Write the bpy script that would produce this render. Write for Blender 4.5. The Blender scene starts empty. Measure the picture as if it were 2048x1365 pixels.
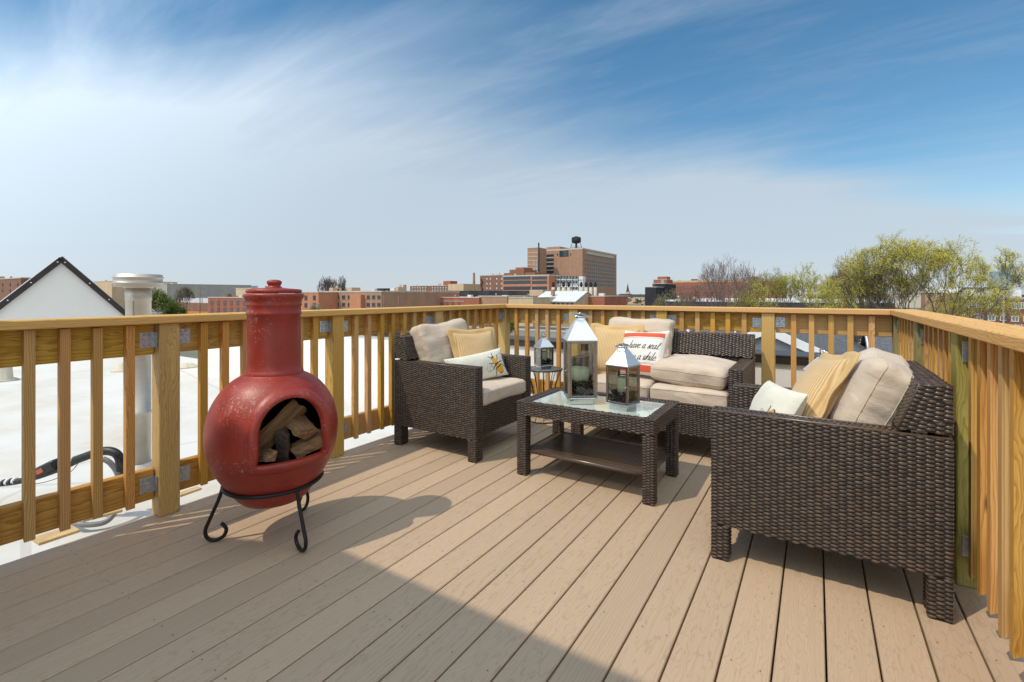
import bpy, bmesh, math, random
import numpy as np
from mathutils import Vector, Matrix, noise, Euler
R = math.radians
rnd = random.Random(7)
SC = bpy.context.scene
COL = SC.collection

# ---------------------------------------------------------------- camera, sky, sun, exposure
F_PX, HOR, CAM_H = 955.0, 588.0, 1.02          # focal length and horizon in photo pixels, eye height
TH = math.atan(608.0 / F_PX); SN, CS = math.sin(TH), math.cos(TH)
cam_d = bpy.data.cameras.new('camera'); cam = bpy.data.objects.new('camera', cam_d); COL.objects.link(cam)
cam.location = (0, 0, CAM_H); cam.rotation_euler = (R(90), 0, TH)
cam_d.sensor_width = 36; cam_d.lens = F_PX / 2048 * 36; cam_d.shift_y = -(682.5 - HOR) / 2048
cam_d.clip_start = 0.05; cam_d.clip_end = 12000
SC.camera = cam

SUN_EL = R(57); SH = Vector((0.54, 0.842, 0)).normalized()      # direction shadows fall on the deck
to_sun = (-SH * math.cos(SUN_EL) + Vector((0, 0, math.sin(SUN_EL)))).normalized()
sd = bpy.data.lights.new('sun', 'SUN'); sd.energy = 2.0; sd.angle = R(0.53); sd.color = (1.0, 0.91, 0.76)
so = bpy.data.objects.new('sun', sd); COL.objects.link(so)
so.rotation_euler = to_sun.to_track_quat('Z', 'Y').to_euler(); so.location = to_sun * 50

W = bpy.data.worlds.new('World'); SC.world = W; W.use_nodes = True
def build_world():
    nt = W.node_tree; nt.nodes.clear(); N = nt.nodes.new; L = nt.links.new
    out = N('ShaderNodeOutputWorld')
    sky = N('ShaderNodeTexSky'); sky.sky_type = 'NISHITA'; sky.sun_disc = False
    sky.sun_elevation = SUN_EL; sky.sun_rotation = math.atan2(to_sun.x, to_sun.y)
    sky.altitude = 200; sky.air_density = 1.0; sky.dust_density = 0.15; sky.ozone_density = 1.0
    hs = N('ShaderNodeHueSaturation'); hs.inputs['Saturation'].default_value = 1.25; hs.inputs['Value'].default_value = 1.0; hs.inputs['Hue'].default_value = 0.488
    L(sky.outputs[0], hs.inputs['Color'])
    b1 = N('ShaderNodeBackground'); b1.inputs[1].default_value = 0.097; L(hs.outputs[0], b1.inputs[0])
    tc = N('ShaderNodeTexCoord'); sx = N('ShaderNodeSeparateXYZ'); L(tc.outputs['Generated'], sx.inputs[0])
    def math_(op, a, b=None, c=None):
        n = N('ShaderNodeMath'); n.operation = op
        for i, k in enumerate((a, b, c)):
            if k is None: continue
            if isinstance(k, (int, float)): n.inputs[i].default_value = k
            else: L(k, n.inputs[i])
        return n.outputs[0]
    zc = math_('MAXIMUM', sx.outputs[2], 0.0)
    den = math_('ADD', zc, 0.10)
    px = math_('DIVIDE', sx.outputs[0], den); py = math_('DIVIDE', sx.outputs[1], den)
    cb = N('ShaderNodeCombineXYZ'); L(px, cb.inputs[0]); L(py, cb.inputs[1])
    def layer(rot, sc_, scale, lo, hi, det, rough, dist, seed):
        m = N('ShaderNodeMapping'); m.inputs['Rotation'].default_value = (0, 0, rot); m.inputs['Scale'].default_value = sc_
        m.inputs['Location'].default_value = (seed, seed * .7, 0)
        L(cb.outputs[0], m.inputs[0])
        n = N('ShaderNodeTexNoise'); n.inputs['Scale'].default_value = scale; n.inputs['Detail'].default_value = det
        n.inputs['Roughness'].default_value = rough; n.inputs['Distortion'].default_value = dist
        L(m.outputs[0], n.inputs['Vector'])
        r = N('ShaderNodeMapRange'); r.interpolation_type = 'SMOOTHSTEP'
        r.inputs['From Min'].default_value = lo; r.inputs['From Max'].default_value = hi
        L(n.outputs[0], r.inputs['Value'])
        return r.outputs[0]
    # cirrus bank: lies beyond a line across the cloud layer, its rim frayed by noise
    def dot(vec, w):
        n = N('ShaderNodeVectorMath'); n.operation = 'DOT_PRODUCT'; L(vec, n.inputs[0]); n.inputs[1].default_value = w; return n.outputs['Value']
    slope = .406
    w = (-SN - slope * CS, CS - slope * SN, 0)
    d = dot(cb.outputs[0], w)
    fray = layer(R(-60), (0.45, 1.2, 1), 0.9, 0.0, 1.0, 8, 0.52, 0.6, 7.7)
    d2 = math_('MULTIPLY_ADD', fray, 1.0, math_('SUBTRACT', d, 1.353 + slope * .474 + .52))
    bk = N('ShaderNodeMapRange'); bk.interpolation_type = 'SMOOTHSTEP'; bk.inputs['From Min'].default_value = -.12; bk.inputs['From Max'].default_value = 1.0; L(d2, bk.inputs['Value'])
    streak = layer(R(-62), (0.35, 1.5, 1), 1.3, 0.40, 0.80, 10, 0.64, 0.9, 1.7)
    fine = layer(R(-50), (0.5, 1.9, 1), 3.0, 0.42, 0.95, 10, 0.66, 1.2, 5.2)
    soft = layer(R(-20), (0.6, 0.9, 1), 0.7, 0.30, 0.70, 5, 0.5, 0.4, 9.1)
    # unseen cirrus over and behind the deck, added to lift the shade fill
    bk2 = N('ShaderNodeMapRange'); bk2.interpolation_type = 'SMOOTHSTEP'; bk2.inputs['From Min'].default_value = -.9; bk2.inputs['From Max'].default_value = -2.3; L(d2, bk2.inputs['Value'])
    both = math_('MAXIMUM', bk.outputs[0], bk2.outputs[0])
    c1 = math_('MULTIPLY', both, math_('MULTIPLY_ADD', soft, 0.22, 0.70))
    c2 = math_('MULTIPLY_ADD', streak, 0.30, c1)
    c3 = math_('MULTIPLY_ADD', fine, 0.12, c2)
    hz = N('ShaderNodeMapRange'); hz.interpolation_type = 'SMOOTHSTEP'
    hz.inputs['From Min'].default_value = 0.26; hz.inputs['From Max'].default_value = 0.0
    hz.inputs['To Min'].default_value = 0.0; hz.inputs['To Max'].default_value = 0.55
    L(sx.outputs[2], hz.inputs['Value'])
    c4 = math_('ADD', c3, hz.outputs[0])
    c5 = math_('MINIMUM', c4, 0.92)
    b2 = N('ShaderNodeBackground'); b2.inputs[0].default_value = (0.405, 0.468, 0.530, 1); b2.inputs[1].default_value = 1.0
    # thin cloud scatters forward: unseen glow round the sun, added for more fill
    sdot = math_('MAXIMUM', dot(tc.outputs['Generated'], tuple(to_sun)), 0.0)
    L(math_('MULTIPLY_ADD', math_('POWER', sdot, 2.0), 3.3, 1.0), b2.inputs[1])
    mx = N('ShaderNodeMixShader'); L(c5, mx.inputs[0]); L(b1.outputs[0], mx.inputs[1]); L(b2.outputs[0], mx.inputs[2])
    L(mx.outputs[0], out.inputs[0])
build_world()
SC.view_settings.view_transform = 'Standard'; SC.view_settings.look = 'None'
SC.view_settings.exposure = 0.47; SC.view_settings.gamma = 1.0; SC.view_settings.use_curve_mapping = False
SC.cycles.max_bounces = 8; SC.cycles.transparent_max_bounces = 16

# ---------------------------------------------------------------- measuring helpers (photo pixel -> place)
def on_u(px, py, u):
    k = (px - 1024) / F_PX; Z = u / (SN * k + CS); X = k * Z
    return Vector((CS * X - SN * Z, SN * X + CS * Z, CAM_H - (py - HOR) / F_PX * Z))
def on_v(px, py, v):
    k = (px - 1024) / F_PX; Z = v / (CS * k - SN); X = k * Z
    return Vector((CS * X - SN * Z, SN * X + CS * Z, CAM_H - (py - HOR) / F_PX * Z))
def at(px, py, Z):
    X = (px - 1024) / F_PX * Z
    return Vector((CS * X - SN * Z, SN * X + CS * Z, CAM_H - (py - HOR) / F_PX * Z))
GZ = -10.0                                      # street level

# ---------------------------------------------------------------- mesh helpers
class MB:
    def __init__(s): s.v = []; s.f = []; s.sm = []; s.mi = []; s.n = 0
    def add(s, vs, fs, smooth=False, mat=0):
        o = s.n; s.v.extend(tuple(p) for p in vs); s.n += len(vs)
        for q in fs:
            s.f.append(tuple(i + o for i in q)); s.sm.append(smooth); s.mi.append(mat)
        return s
    def box(s, x0, x1, y0, y1, z0, z1, M=None, mat=0):
        vs = [Vector((x, y, z)) for x in (x0, x1) for y in (y0, y1) for z in (z0, z1)]
        if M is not None: vs = [M @ p for p in vs]
        return s.add(vs, [(0, 1, 3, 2), (4, 6, 7, 5), (0, 4, 5, 1), (2, 3, 7, 6), (0, 2, 6, 4), (1, 5, 7, 3)], False, mat)
    def cbox(s, x0, x1, y0, y1, z0, z1, b=.003, M=None, mat=0):
        c = ((x0 + x1) / 2, (y0 + y1) / 2, (z0 + z1) / 2); hh = (abs(x1 - x0) / 2, abs(y1 - y0) / 2, abs(z1 - z0) / 2)
        idx = {}; vs = []
        for sx in (-1, 1):
            for sy in (-1, 1):
                for sz in (-1, 1):
                    for a in range(3):
                        p = [c[i] + (sx, sy, sz)[i] * (hh[i] - (0 if i == a else b)) for i in range(3)]
                        idx[(sx, sy, sz, a)] = len(vs); vs.append(Vector(p))
        fs = []
        for a in range(3):
            b1, b2 = [(1, 2), (2, 0), (0, 1)][a]
            for sg in (-1, 1):
                q = []
                for (p, r) in ((-1, -1), (1, -1), (1, 1), (-1, 1)):
                    t = [0, 0, 0]; t[a] = sg; t[b1] = p; t[b2] = r; q.append(idx[(*t, a)])
                fs.append(tuple(q if sg > 0 else q[::-1]))
        for a in range(3):
            b1, b2 = [(1, 2), (2, 0), (0, 1)][a]
            for p in (-1, 1):
                for r in (-1, 1):
                    q = []
                    for (sg, ax) in ((-1, b1), (1, b1), (1, b2), (-1, b2)):
                        t = [0, 0, 0]; t[a] = sg; t[b1] = p; t[b2] = r; q.append(idx[(*t, ax)])
                    fs.append(tuple(q if p * r < 0 else q[::-1]))
        for sx in (-1, 1):
            for sy in (-1, 1):
                for sz in (-1, 1):
                    q = [idx[(sx, sy, sz, a)] for a in range(3)]
                    fs.append(tuple(q if sx * sy * sz > 0 else q[::-1]))
        if M is not None: vs = [M @ p for p in vs]
        return s.add(vs, fs, False, mat)
    def prism(s, poly, axis, a, b, mat=0, M=None):
        n = len(poly); vs = []
        for t in (a, b):
            for p in poly:
                q = {'x': (t, p[0], p[1]), 'y': (p[0], t, p[1]), 'z': (p[0], p[1], t)}[axis]
                vs.append(Vector(q) if M is None else M @ Vector(q))
        fs = [tuple(range(n)), tuple(range(2 * n - 1, n - 1, -1))] + [(i, i + n, (i + 1) % n + n, (i + 1) % n) for i in range(n)]
        return s.add(vs, fs, False, mat)
    def tube(s, path, r, n=8, closed=False, caps=True, mat=0, smooth=True):
        P = [Vector(p) for p in path]; m = len(P); vs = []; up = None
        for i in range(m):
            t = (P[(i + 1) % m] - P[i - 1]) if (closed or 0 < i < m - 1) else (P[1] - P[0] if i == 0 else P[-1] - P[-2])
            if t.length < 1e-9: t = Vector((0, 0, 1))
            t.normalize()
            if up is None:
                up = t.orthogonal().normalized()
            else:
                up = up - t * up.dot(t)
                up = up.normalized() if up.length > 1e-6 else t.orthogonal().normalized()
            b = t.cross(up); rr = r[i] if isinstance(r, (list, tuple)) else r
            for k in range(n):
                a = 2 * math.pi * k / n; vs.append(P[i] + (up * math.cos(a) + b * math.sin(a)) * rr)
        fs = []; e = m if closed else m - 1
        for i in range(e):
            j = (i + 1) % m
            for k in range(n):
                k2 = (k + 1) % n; fs.append((i * n + k, i * n + k2, j * n + k2, j * n + k))
        if caps and not closed:
            fs.append(tuple(range(n - 1, -1, -1))); fs.append(tuple((m - 1) * n + k for k in range(n)))
        return s.add(vs, fs, smooth, mat)
    def lathe(s, prof, n=40, c=(0, 0, 0), mat=0, smooth=True, M=None):
        vs = []; fs = []; m = len(prof)
        for (r, z) in prof:
            for k in range(n):
                a = 2 * math.pi * k / n; p = Vector((c[0] + r * math.cos(a), c[1] + r * math.sin(a), c[2] + z))
                vs.append(p if M is None else M @ p)
        for i in range(m - 1):
            for k in range(n):
                k2 = (k + 1) % n; fs.append((i * n + k, i * n + k2, (i + 1) * n + k2, (i + 1) * n + k))
        if prof[0][0] > 1e-6: fs.append(tuple(range(n - 1, -1, -1)))
        if prof[-1][0] > 1e-6: fs.append(tuple((m - 1) * n + k for k in range(n)))
        return s.add(vs, fs, smooth, mat)
    def grid(s, P, nu, nv, smooth=True, mat=0, flip=False):
        fs = []
        for i in range(nu - 1):
            for j in range(nv - 1):
                q = (i * nv + j, (i + 1) * nv + j, (i + 1) * nv + j + 1, i * nv + j + 1)
                fs.append(q[::-1] if flip else q)
        return s.add(P, fs, smooth, mat)
    def mesh(s, name, mats):
        me = bpy.data.meshes.new(name); me.from_pydata(s.v, [], s.f)
        me.polygons.foreach_set('use_smooth', s.sm)
        for m in (mats if isinstance(mats, (list, tuple)) else [mats]): me.materials.append(m)
        if any(s.mi): me.polygons.foreach_set('material_index', s.mi)
        me.update(); return me
    def build(s, name, mats, parent=None, loc=(0, 0, 0), rot=(0, 0, 0)):
        return inst(name, s.mesh(name, mats), parent, loc, rot)
def inst(name, me, parent=None, loc=(0, 0, 0), rot=(0, 0, 0), scale=None):
    o = bpy.data.objects.new(name, me); COL.objects.link(o); o.parent = parent
    o.location = loc; o.rotation_euler = rot
    if scale: o.scale = scale
    return o
def empty(name, loc=(0, 0, 0), rot=(0, 0, 0)):
    o = bpy.data.objects.new(name, None); COL.objects.link(o); o.location = loc; o.rotation_euler = rot; o.empty_display_size = .1
    return o
def tag(o, label=None, cat=None, group=None, kind=None):
    if label: o['label'] = label
    if cat: o['category'] = cat
    if group: o['group'] = group
    if kind: o['kind'] = kind
    return o
def copy_tree(o, parent=None):
    c = o.copy(); COL.objects.link(c); c.parent = parent
    for ch in list(o.children): copy_tree(ch, c)
    return c
def catmull(P, n=8, closed=False):
    P = [Vector(p) for p in P]; out = []; m = len(P)
    for i in range(m if closed else m - 1):
        p1, p2 = P[i], P[(i + 1) % m]
        p0 = P[i - 1] if (closed or i > 0) else p1 * 2 - p2
        p3 = P[(i + 2) % m] if (closed or i + 2 < m) else p2 * 2 - p1
        for k in range(n):
            t = k / n
            out.append(0.5 * ((2 * p1) + (p2 - p0) * t + (2 * p0 - 5 * p1 + 4 * p2 - p3) * t * t + (3 * p1 - p0 - 3 * p2 + p3) * t ** 3))
    if not closed: out.append(P[-1])
    return out

# ---------------------------------------------------------------- materials
class NT:
    def __init__(s, name):
        s.m = bpy.data.materials.new(name); s.m.use_nodes = True; s.t = s.m.node_tree
        s.b = s.t.nodes['Principled BSDF']; s.o = s.t.nodes['Material Output']
    def n(s, kind, **kw):
        x = s.t.nodes.new('ShaderNode' + kind)
        for k, v in kw.items(): setattr(x, k, v)
        return x
    def l(s, a, b): s.t.links.new(a, b)
    def val(s, sock, v):
        if hasattr(v, 'is_linked') or hasattr(v, 'links'): s.l(v, sock)
        else: sock.default_value = v
    def math(s, op, a, b=0.0, c=0.0):
        x = s.n('Math', operation=op)
        for i, k in enumerate((a, b, c)): s.val(x.inputs[i], k)
        return x.outputs[0]
    def coord(s, which='Object'):
        return s.n('TexCoord').outputs[which]
    def mapping(s, vec, scale=(1, 1, 1), loc=(0, 0, 0), rot=(0, 0, 0)):
        x = s.n('Mapping'); s.l(vec, x.inputs[0]); s.val(x.inputs['Scale'], scale); s.val(x.inputs['Location'], loc); s.val(x.inputs['Rotation'], rot)
        return x.outputs[0]
    def noise(s, vec, scale, det=4, rough=.5, dist=0):
        x = s.n('TexNoise'); s.l(vec, x.inputs['Vector']); x.inputs['Scale'].default_value = scale
        x.inputs['Detail'].default_value = det; x.inputs['Roughness'].default_value = rough; x.inputs['Distortion'].default_value = dist
        return x.outputs[0]
    def ramp(s, fac, stops, interp='LINEAR'):
        x = s.n('ValToRGB'); x.color_ramp.interpolation = interp; e = x.color_ramp.elements
        while len(e) < len(stops): e.new(.5)
        for i, (p, c) in enumerate(stops):
            e[i].position = p; e[i].color = (*c, 1) if len(c) == 3 else c
        s.l(fac, x.inputs[0]); return x.outputs[0]
    def mix(s, fac, a, b, mode='MIX'):
        x = s.n('Mix', data_type='RGBA', blend_type=mode); s.val(x.inputs[0], fac)
        for sock, v in ((x.inputs[6], a), (x.inputs[7], b)):
            if isinstance(v, tuple): sock.default_value = (*v, 1) if len(v) == 3 else v
            else: s.l(v, sock)
        return x.outputs[2]
    def rng(s, v, a, b, c, d):
        x = s.n('MapRange'); s.l(v, x.inputs[0])
        for i, k in enumerate((a, b, c, d)): x.inputs[i + 1].default_value = k
        return x.outputs[0]
    def set(s, col=None, rough=None, metal=None, spec=None):
        if col is not None:
            if isinstance(col, tuple): s.b.inputs['Base Color'].default_value = (*col, 1) if len(col) == 3 else col
            else: s.l(col, s.b.inputs['Base Color'])
        if rough is not None: s.val(s.b.inputs['Roughness'], rough)
        if metal is not None: s.val(s.b.inputs['Metallic'], metal)
        if spec is not None: s.val(s.b.inputs['Specular IOR Level'], spec)
        return s
    def bump(s, hgt, strength=.3, dist=.01):
        x = s.n('Bump'); x.inputs['Strength'].default_value = strength; x.inputs['Distance'].default_value = dist
        s.l(hgt, x.inputs['Height']); s.l(x.outputs[0], s.b.inputs['Normal'])
    def rand(s): return s.n('ObjectInfo').outputs['Random']

def simple(name, col, rough=.6, metal=0.0, var=.0, vs=8.0, bump=0, bs=60, spec=None):
    t = NT(name)
    if var:
        c = t.coord(); nz = t.noise(c, vs, 5, .6)
        lo = tuple(max(0, k * (1 - var)) for k in col); hi = tuple(min(1, k * (1 + var)) for k in col)
        t.set(t.ramp(nz, [(.3, lo), (.7, hi)]), rough, metal, spec)
    else: t.set(col, rough, metal, spec)
    if bump:
        t.bump(t.noise(t.coord(), bs, 6, .6), bump, .01)
    return t.m
def pine(name, light, dark, huevar=.12, ring=55):
    t = NT(name); c = t.coord(); r = t.rand()
    off = t.n('CombineXYZ'); t.l(t.math('MULTIPLY', r, 37.0), off.inputs[0]); t.l(t.math('MULTIPLY_ADD', r, .31, -.22), off.inputs[1]); t.l(t.math('MULTIPLY_ADD', t.math('FRACT', t.math('MULTIPLY', r, 7.3)), .24, .03), off.inputs[2])
    ad = t.n('VectorMath', operation='ADD'); t.l(c, ad.inputs[0]); t.l(off.outputs[0], ad.inputs[1])
    st = t.mapping(ad.outputs[0], (.16, 1, 1))
    wob = t.noise(t.mapping(ad.outputs[0], (1.1, 5, 5)), 1.6, 4, .55)
    cmb = t.n('VectorMath', operation='MULTIPLY_ADD')
    w3 = t.n('CombineXYZ'); t.l(wob, w3.inputs[1]); t.l(wob, w3.inputs[2]); 
    t.l(w3.outputs[0], cmb.inputs[0]); cmb.inputs[1].default_value = (0, .09, .07); t.l(st, cmb.inputs[2])
    wv = t.n('TexWave', wave_type='RINGS', rings_direction='X', wave_profile='SAW'); t.l(cmb.outputs[0], wv.inputs['Vector'])
    wv.inputs['Scale'].default_value = ring; wv.inputs['Distortion'].default_value = 1.2; wv.inputs['Detail'].default_value = 2; wv.inputs['Detail Scale'].default_value = 2
    g = t.ramp(wv.outputs['Fac'], [(0.0, light), (.55, tuple((a * 2 + b) / 3 for a, b in zip(light, dark))), (.92, dark), (1.0, light)])
    fib = t.noise(t.mapping(ad.outputs[0], (3, 160, 160)), 1.0, 3, .6)
    g = t.mix(t.rng(fib, .3, .75, 0, .35), g, tuple(k * .62 for k in dark))
    vor = t.n('TexVoronoi', feature='F1'); t.l(t.mapping(ad.outputs[0], (2.6, 9, 9)), vor.inputs['Vector']); vor.inputs['Scale'].default_value = 1.0
    g = t.mix(t.rng(vor.outputs['Distance'], .10, .045, 0, .85), g, (.12, .045, .012))
    hs = t.n('HueSaturation'); t.l(g, hs.inputs['Color'])
    t.l(t.math('MULTIPLY_ADD', t.math('FRACT', t.math('MULTIPLY', r, 13.7)), .018, .491), hs.inputs['Hue'])
    t.l(t.math('MULTIPLY_ADD', t.math('FRACT', t.math('MULTIPLY', r, 5.1)), huevar * 2.6, 1 - huevar * 1.4), hs.inputs['Value'])
    t.l(t.math('MULTIPLY_ADD', t.math('FRACT', t.math('MULTIPLY', r, 29.1)), .20, .90), hs.inputs['Saturation'])
    t.set(hs.outputs[0], .62, 0, .35); t.bump(t.math('ADD', t.math('MULTIPLY', wv.outputs['Fac'], .5), fib), .25, .0015)
    return t.m
M = {}
M['pine'] = pine('pine', (.72, .41, .125), (.46, .215, .050), .08)
M['pine_beam'] = pine('pine_beam', (.62, .37, .105), (.37, .195, .045), .09, 48)
M['pine_post'] = pine('pine_post', (.70, .44, .115), (.47, .27, .055), .07, 50)
M['pine_green'] = pine('pine_green', (.37, .31, .10), (.22, .175, .045), .10, 50)
M['pine_cap'] = pine('pine_cap', (.82, .52, .21), (.62, .34, .10), .06, 40)
def deckboard():
    t = NT('composite_board'); c = t.coord(); r = t.rand()
    off = t.n('CombineXYZ'); t.l(t.math('MULTIPLY', r, 53.0), off.inputs[0]); t.l(t.math('MULTIPLY_ADD', r, .5, -.25), off.inputs[1]); off.inputs[2].default_value = .12
    ad = t.n('VectorMath', operation='ADD'); t.l(c, ad.inputs[0]); t.l(off.outputs[0], ad.inputs[1])
    wob = t.noise(t.mapping(ad.outputs[0], (1.3, 6, 6)), 1.5, 4, .6)
    w3 = t.n('CombineXYZ'); t.l(wob, w3.inputs[1]); t.l(wob, w3.inputs[2])
    cmb = t.n('VectorMath', operation='MULTIPLY_ADD'); t.l(w3.outputs[0], cmb.inputs[0]); cmb.inputs[1].default_value = (0, .13, .10)
    t.l(t.mapping(ad.outputs[0], (.22, 1, 1)), cmb.inputs[2])
    wv = t.n('TexWave', wave_type='RINGS', rings_direction='X', wave_profile='SAW'); t.l(cmb.outputs[0], wv.inputs['Vector'])
    wv.inputs['Scale'].default_value = 42; wv.inputs['Distortion'].default_value = 1.5; wv.inputs['Detail'].default_value = 3; wv.inputs['Detail Scale'].default_value = 3
    a, b = (.505, .357, .232), (.405, .281, .176)
    g = t.ramp(wv.outputs['Fac'], [(0, a), (.72, a), (.93, b), (1, a)])
    fib = t.noise(t.mapping(ad.outputs[0], (5, 220, 220)), 1.0, 3, .65)
    g = t.mix(t.rng(fib, .42, .8, 0, .45), g, (.385, .27, .165))
    big = t.noise(c, 1.3, 3, .6)
    g = t.mix(t.rng(big, .3, .75, 0, .22), g, (.38, .285, .19))
    hs = t.n('HueSaturation'); t.l(g, hs.inputs['Color']); t.l(t.math('MULTIPLY_ADD', r, .15, .925), hs.inputs['Value'])
    dirt = t.noise(c, 70, 2, .4)
    g2 = t.mix(t.rng(dirt, .74, .80, 0, .5), hs.outputs[0], (.2, .15, .1))
    t.set(g2, t.rng(big, .3, .7, .48, .62), 0, .4); t.bump(t.math('ADD', t.math('MULTIPLY', wv.outputs['Fac'], .7), fib), .22, .0012)
    return t.m
M['board'] = deckboard()
def wicker():
    t = NT('wicker_strand'); g = t.n('NewGeometry').outputs['Random Per Island']
    col = t.ramp(g, [(0, (.050, .031, .019)), (.5, (.080, .050, .031)), (1, (.125, .080, .050))])
    fine = t.noise(t.coord(), 900, 2, .5)
    t.set(t.mix(t.rng(fine, .4, .7, 0, .35), col, (.03, .02, .013)), .30, 0, .75)
    return t.m
M['wick'] = wicker(); M['wick_back'] = simple('wicker_backing', (.014, .009, .007), .8)
def fabric(name, col, weave=900, var=.08, wr=.35):
    t = NT(name); c = t.coord()
    w = t.noise(c, weave, 2, .5); b = t.noise(c, 7, 4, .6)
    g = t.ramp(b, [(.3, tuple(k * (1 - var) for k in col)), (.7, tuple(min(1, k * (1 + var)) for k in col))])
    g = t.mix(t.rng(w, .35, .7, 0, .22), g, tuple(k * .72 for k in col))
    t.set(g, .9, 0, .15); t.b.inputs['Sheen Weight'].default_value = .25
    wk = t.noise(t.mapping(c, (1, 2.2, 1.4)), 9, 4, .55, .6)
    t.bump(t.math('MULTIPLY_ADD', w, .06, wk), wr, .02)
    return t.m
M['taupe'] = fabric('taupe_cushion', (.60, .475, .355))
M['cream'] = fabric('cream_linen', (.72, .68, .56), 700, .05, .2)
M['white_cloth'] = fabric('white_linen', (.78, .74, .66), 700, .04, .25)
def burlap():
    t = NT('tan_ribbed_cloth'); c = t.coord()
    wv = t.n('TexWave', wave_type='BANDS', bands_direction='X'); t.l(c, wv.inputs[0]); wv.inputs['Scale'].default_value = 28; wv.inputs['Distortion'].default_value = 1.2; wv.inputs['Detail'].default_value = 2
    wh = t.n('TexWave', wave_type='BANDS', bands_direction='Y'); t.l(c, wh.inputs[0]); wh.inputs['Scale'].default_value = 90; wh.inputs['Distortion'].default_value = 1.5
    fl = t.noise(c, 260, 3, .6)
    g = t.ramp(wv.outputs['Fac'], [(0, (.50, .31, .125)), (.5, (.66, .445, .215)), (1, (.72, .51, .27))])
    g = t.mix(t.rng(fl, .5, .75, 0, .4), g, (.44, .26, .10))
    t.set(g, .92, 0, .1); t.b.inputs['Sheen Weight'].default_value = .3
    t.bump(t.math('ADD', t.math('MULTIPLY', wv.outputs['Fac'], .6), t.math('ADD', t.math('MULTIPLY', wh.outputs['Fac'], .3), fl)), .45, .004)
    return t.m
M['burlap'] = burlap(); M['tan_flange'] = fabric('tan_flange_cloth', (.60, .39, .165), 500, .1, .2)
def red_clay():
    t = NT('red_painted_clay'); c = t.coord()
    a = t.noise(c, 5, 5, .6); g = t.ramp(a, [(.25, (.20, .019, .010)), (.55, (.32, .032, .016)), (.8, (.40, .050, .025))])
    st = t.noise(t.mapping(c, (1, 1, 9)), 9, 4, .6); g = t.mix(t.rng(st, .55, .8, 0, .45), g, (.20, .024, .016))
    mask = t.noise(c, 5.5, 5, .65); sp = t.noise(c, 120, 5, .75); sp2 = t.noise(c, 42, 7, .8)
    scuff = t.noise(t.mapping(c, (1, 1, .45)), 75, 6, .8)
    m1 = t.math('MULTIPLY', t.rng(sp, .585, .65, 0, .9), t.rng(mask, .46, .60, 0, 1))
    m2 = t.math('MULTIPLY', t.rng(scuff, .57, .64, 0, .8), t.rng(mask, .55, .66, 0, 1))
    m3 = t.math('MULTIPLY', t.rng(sp2, .70, .73, 0, .8), 1.0)
    m = t.math('MINIMUM', t.math('ADD', t.math('ADD', m1, m2), m3), .85)
    g = t.mix(m, g, (.62, .40, .31))
    haze_ = t.noise(c, 11, 5, .7); g = t.mix(t.rng(haze_, .52, .85, 0, .20), g, (.48, .16, .12))
    t.set(g, t.rng(haze_, .3, .7, .33, .52), 0, .5); t.bump(t.math('ADD', a, t.math('MULTIPLY', sp, .4)), .18, .006)
    return t.m
M['red'] = red_clay()
M['soot'] = simple('soot_black', (.006, .005, .005), .95, spec=.1)
M['iron'] = simple('black_iron', (.012, .012, .013), .45, .3, bump=.15, bs=150)
M['steel'] = simple('polished_steel', (.74, .73, .71), .13, 1.0)
M['steel_roof'] = simple('satin_steel_sheet', (.82, .82, .81), .42, 1.0)
M['steel_dark'] = simple('brushed_steel', (.46, .44, .42), .24, 1.0, var=.1, vs=30)
M['galv'] = simple('galvanised_steel', (.50, .53, .55), .42, .85, var=.22, vs=60)
M['flue'] = simple('flue_metal', (.60, .55, .47), .48, .65, var=.12, vs=6)
M['bark'] = simple('log_bark', (.085, .055, .035), .95, var=.5, vs=40, bump=.8, bs=60)
def split_wood():
    t = NT('split_firewood'); c = t.coord(); f = t.noise(t.mapping(c, (4, 90, 90)), 1, 4, .65)
    t.set(t.ramp(f, [(.25, (.095, .045, .017)), (.55, (.22, .115, .045)), (.8, (.36, .21, .09))]), .85); t.bump(f, .6, .004); return t.m
M['split'] = split_wood()
def glass(name, tint=(1, 1, 1), ref=1.0):
    t = NT(name); t.t.nodes.remove(t.b)
    tr = t.n('BsdfTransparent'); tr.inputs[0].default_value = (*tint, 1); gl = t.n('BsdfGlossy'); gl.inputs['Roughness'].default_value = .02
    fr = t.n('Fresnel'); fr.inputs[0].default_value = 1.5; mx = t.n('MixShader')
    t.l(t.math('MULTIPLY', fr.outputs[0], ref), mx.inputs[0]); t.l(tr.outputs[0], mx.inputs[1]); t.l(gl.outputs[0], mx.inputs[2]); t.l(mx.outputs[0], t.o.inputs[0])
    return t.m
M['pane'] = glass('clear_pane', (.93, .94, .92), .8)
def tabletop():
    t = NT('frosted_table_glass'); c = t.coord(); nz = t.noise(c, 120, 3, .6)
    t.set((.56, .66, .58), t.rng(nz, .3, .7, .05, .12), 0, .65)
    t.b.inputs['Transmission Weight'].default_value = .12; t.b.inputs['Coat Weight'].default_value = .6; t.b.inputs['Coat Roughness'].default_value = .06
    t.bump(nz, .12, .002); return t.m
M['ttop'] = tabletop()
M['ttop_dark'] = simple('smoked_table_glass', (.10, .12, .12), .08, spec=.7)
M['pebble'] = simple('black_pebble', (.014, .016, .015), .28, var=.5, vs=20)
M['gold_pebble'] = simple('amber_pebble', (.42, .27, .10), .35, var=.5, vs=60)
def wax():
    t = NT('pale_green_wax'); t.set((.66, .72, .50), .5, 0, .4); t.b.inputs['Subsurface Weight'].default_value = .25; t.b.inputs['Subsurface Radius'].default_value = (.01, .01, .006); return t.m
M['wax'] = wax()
M['membrane'] = NT('white_membrane').set().m
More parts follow.
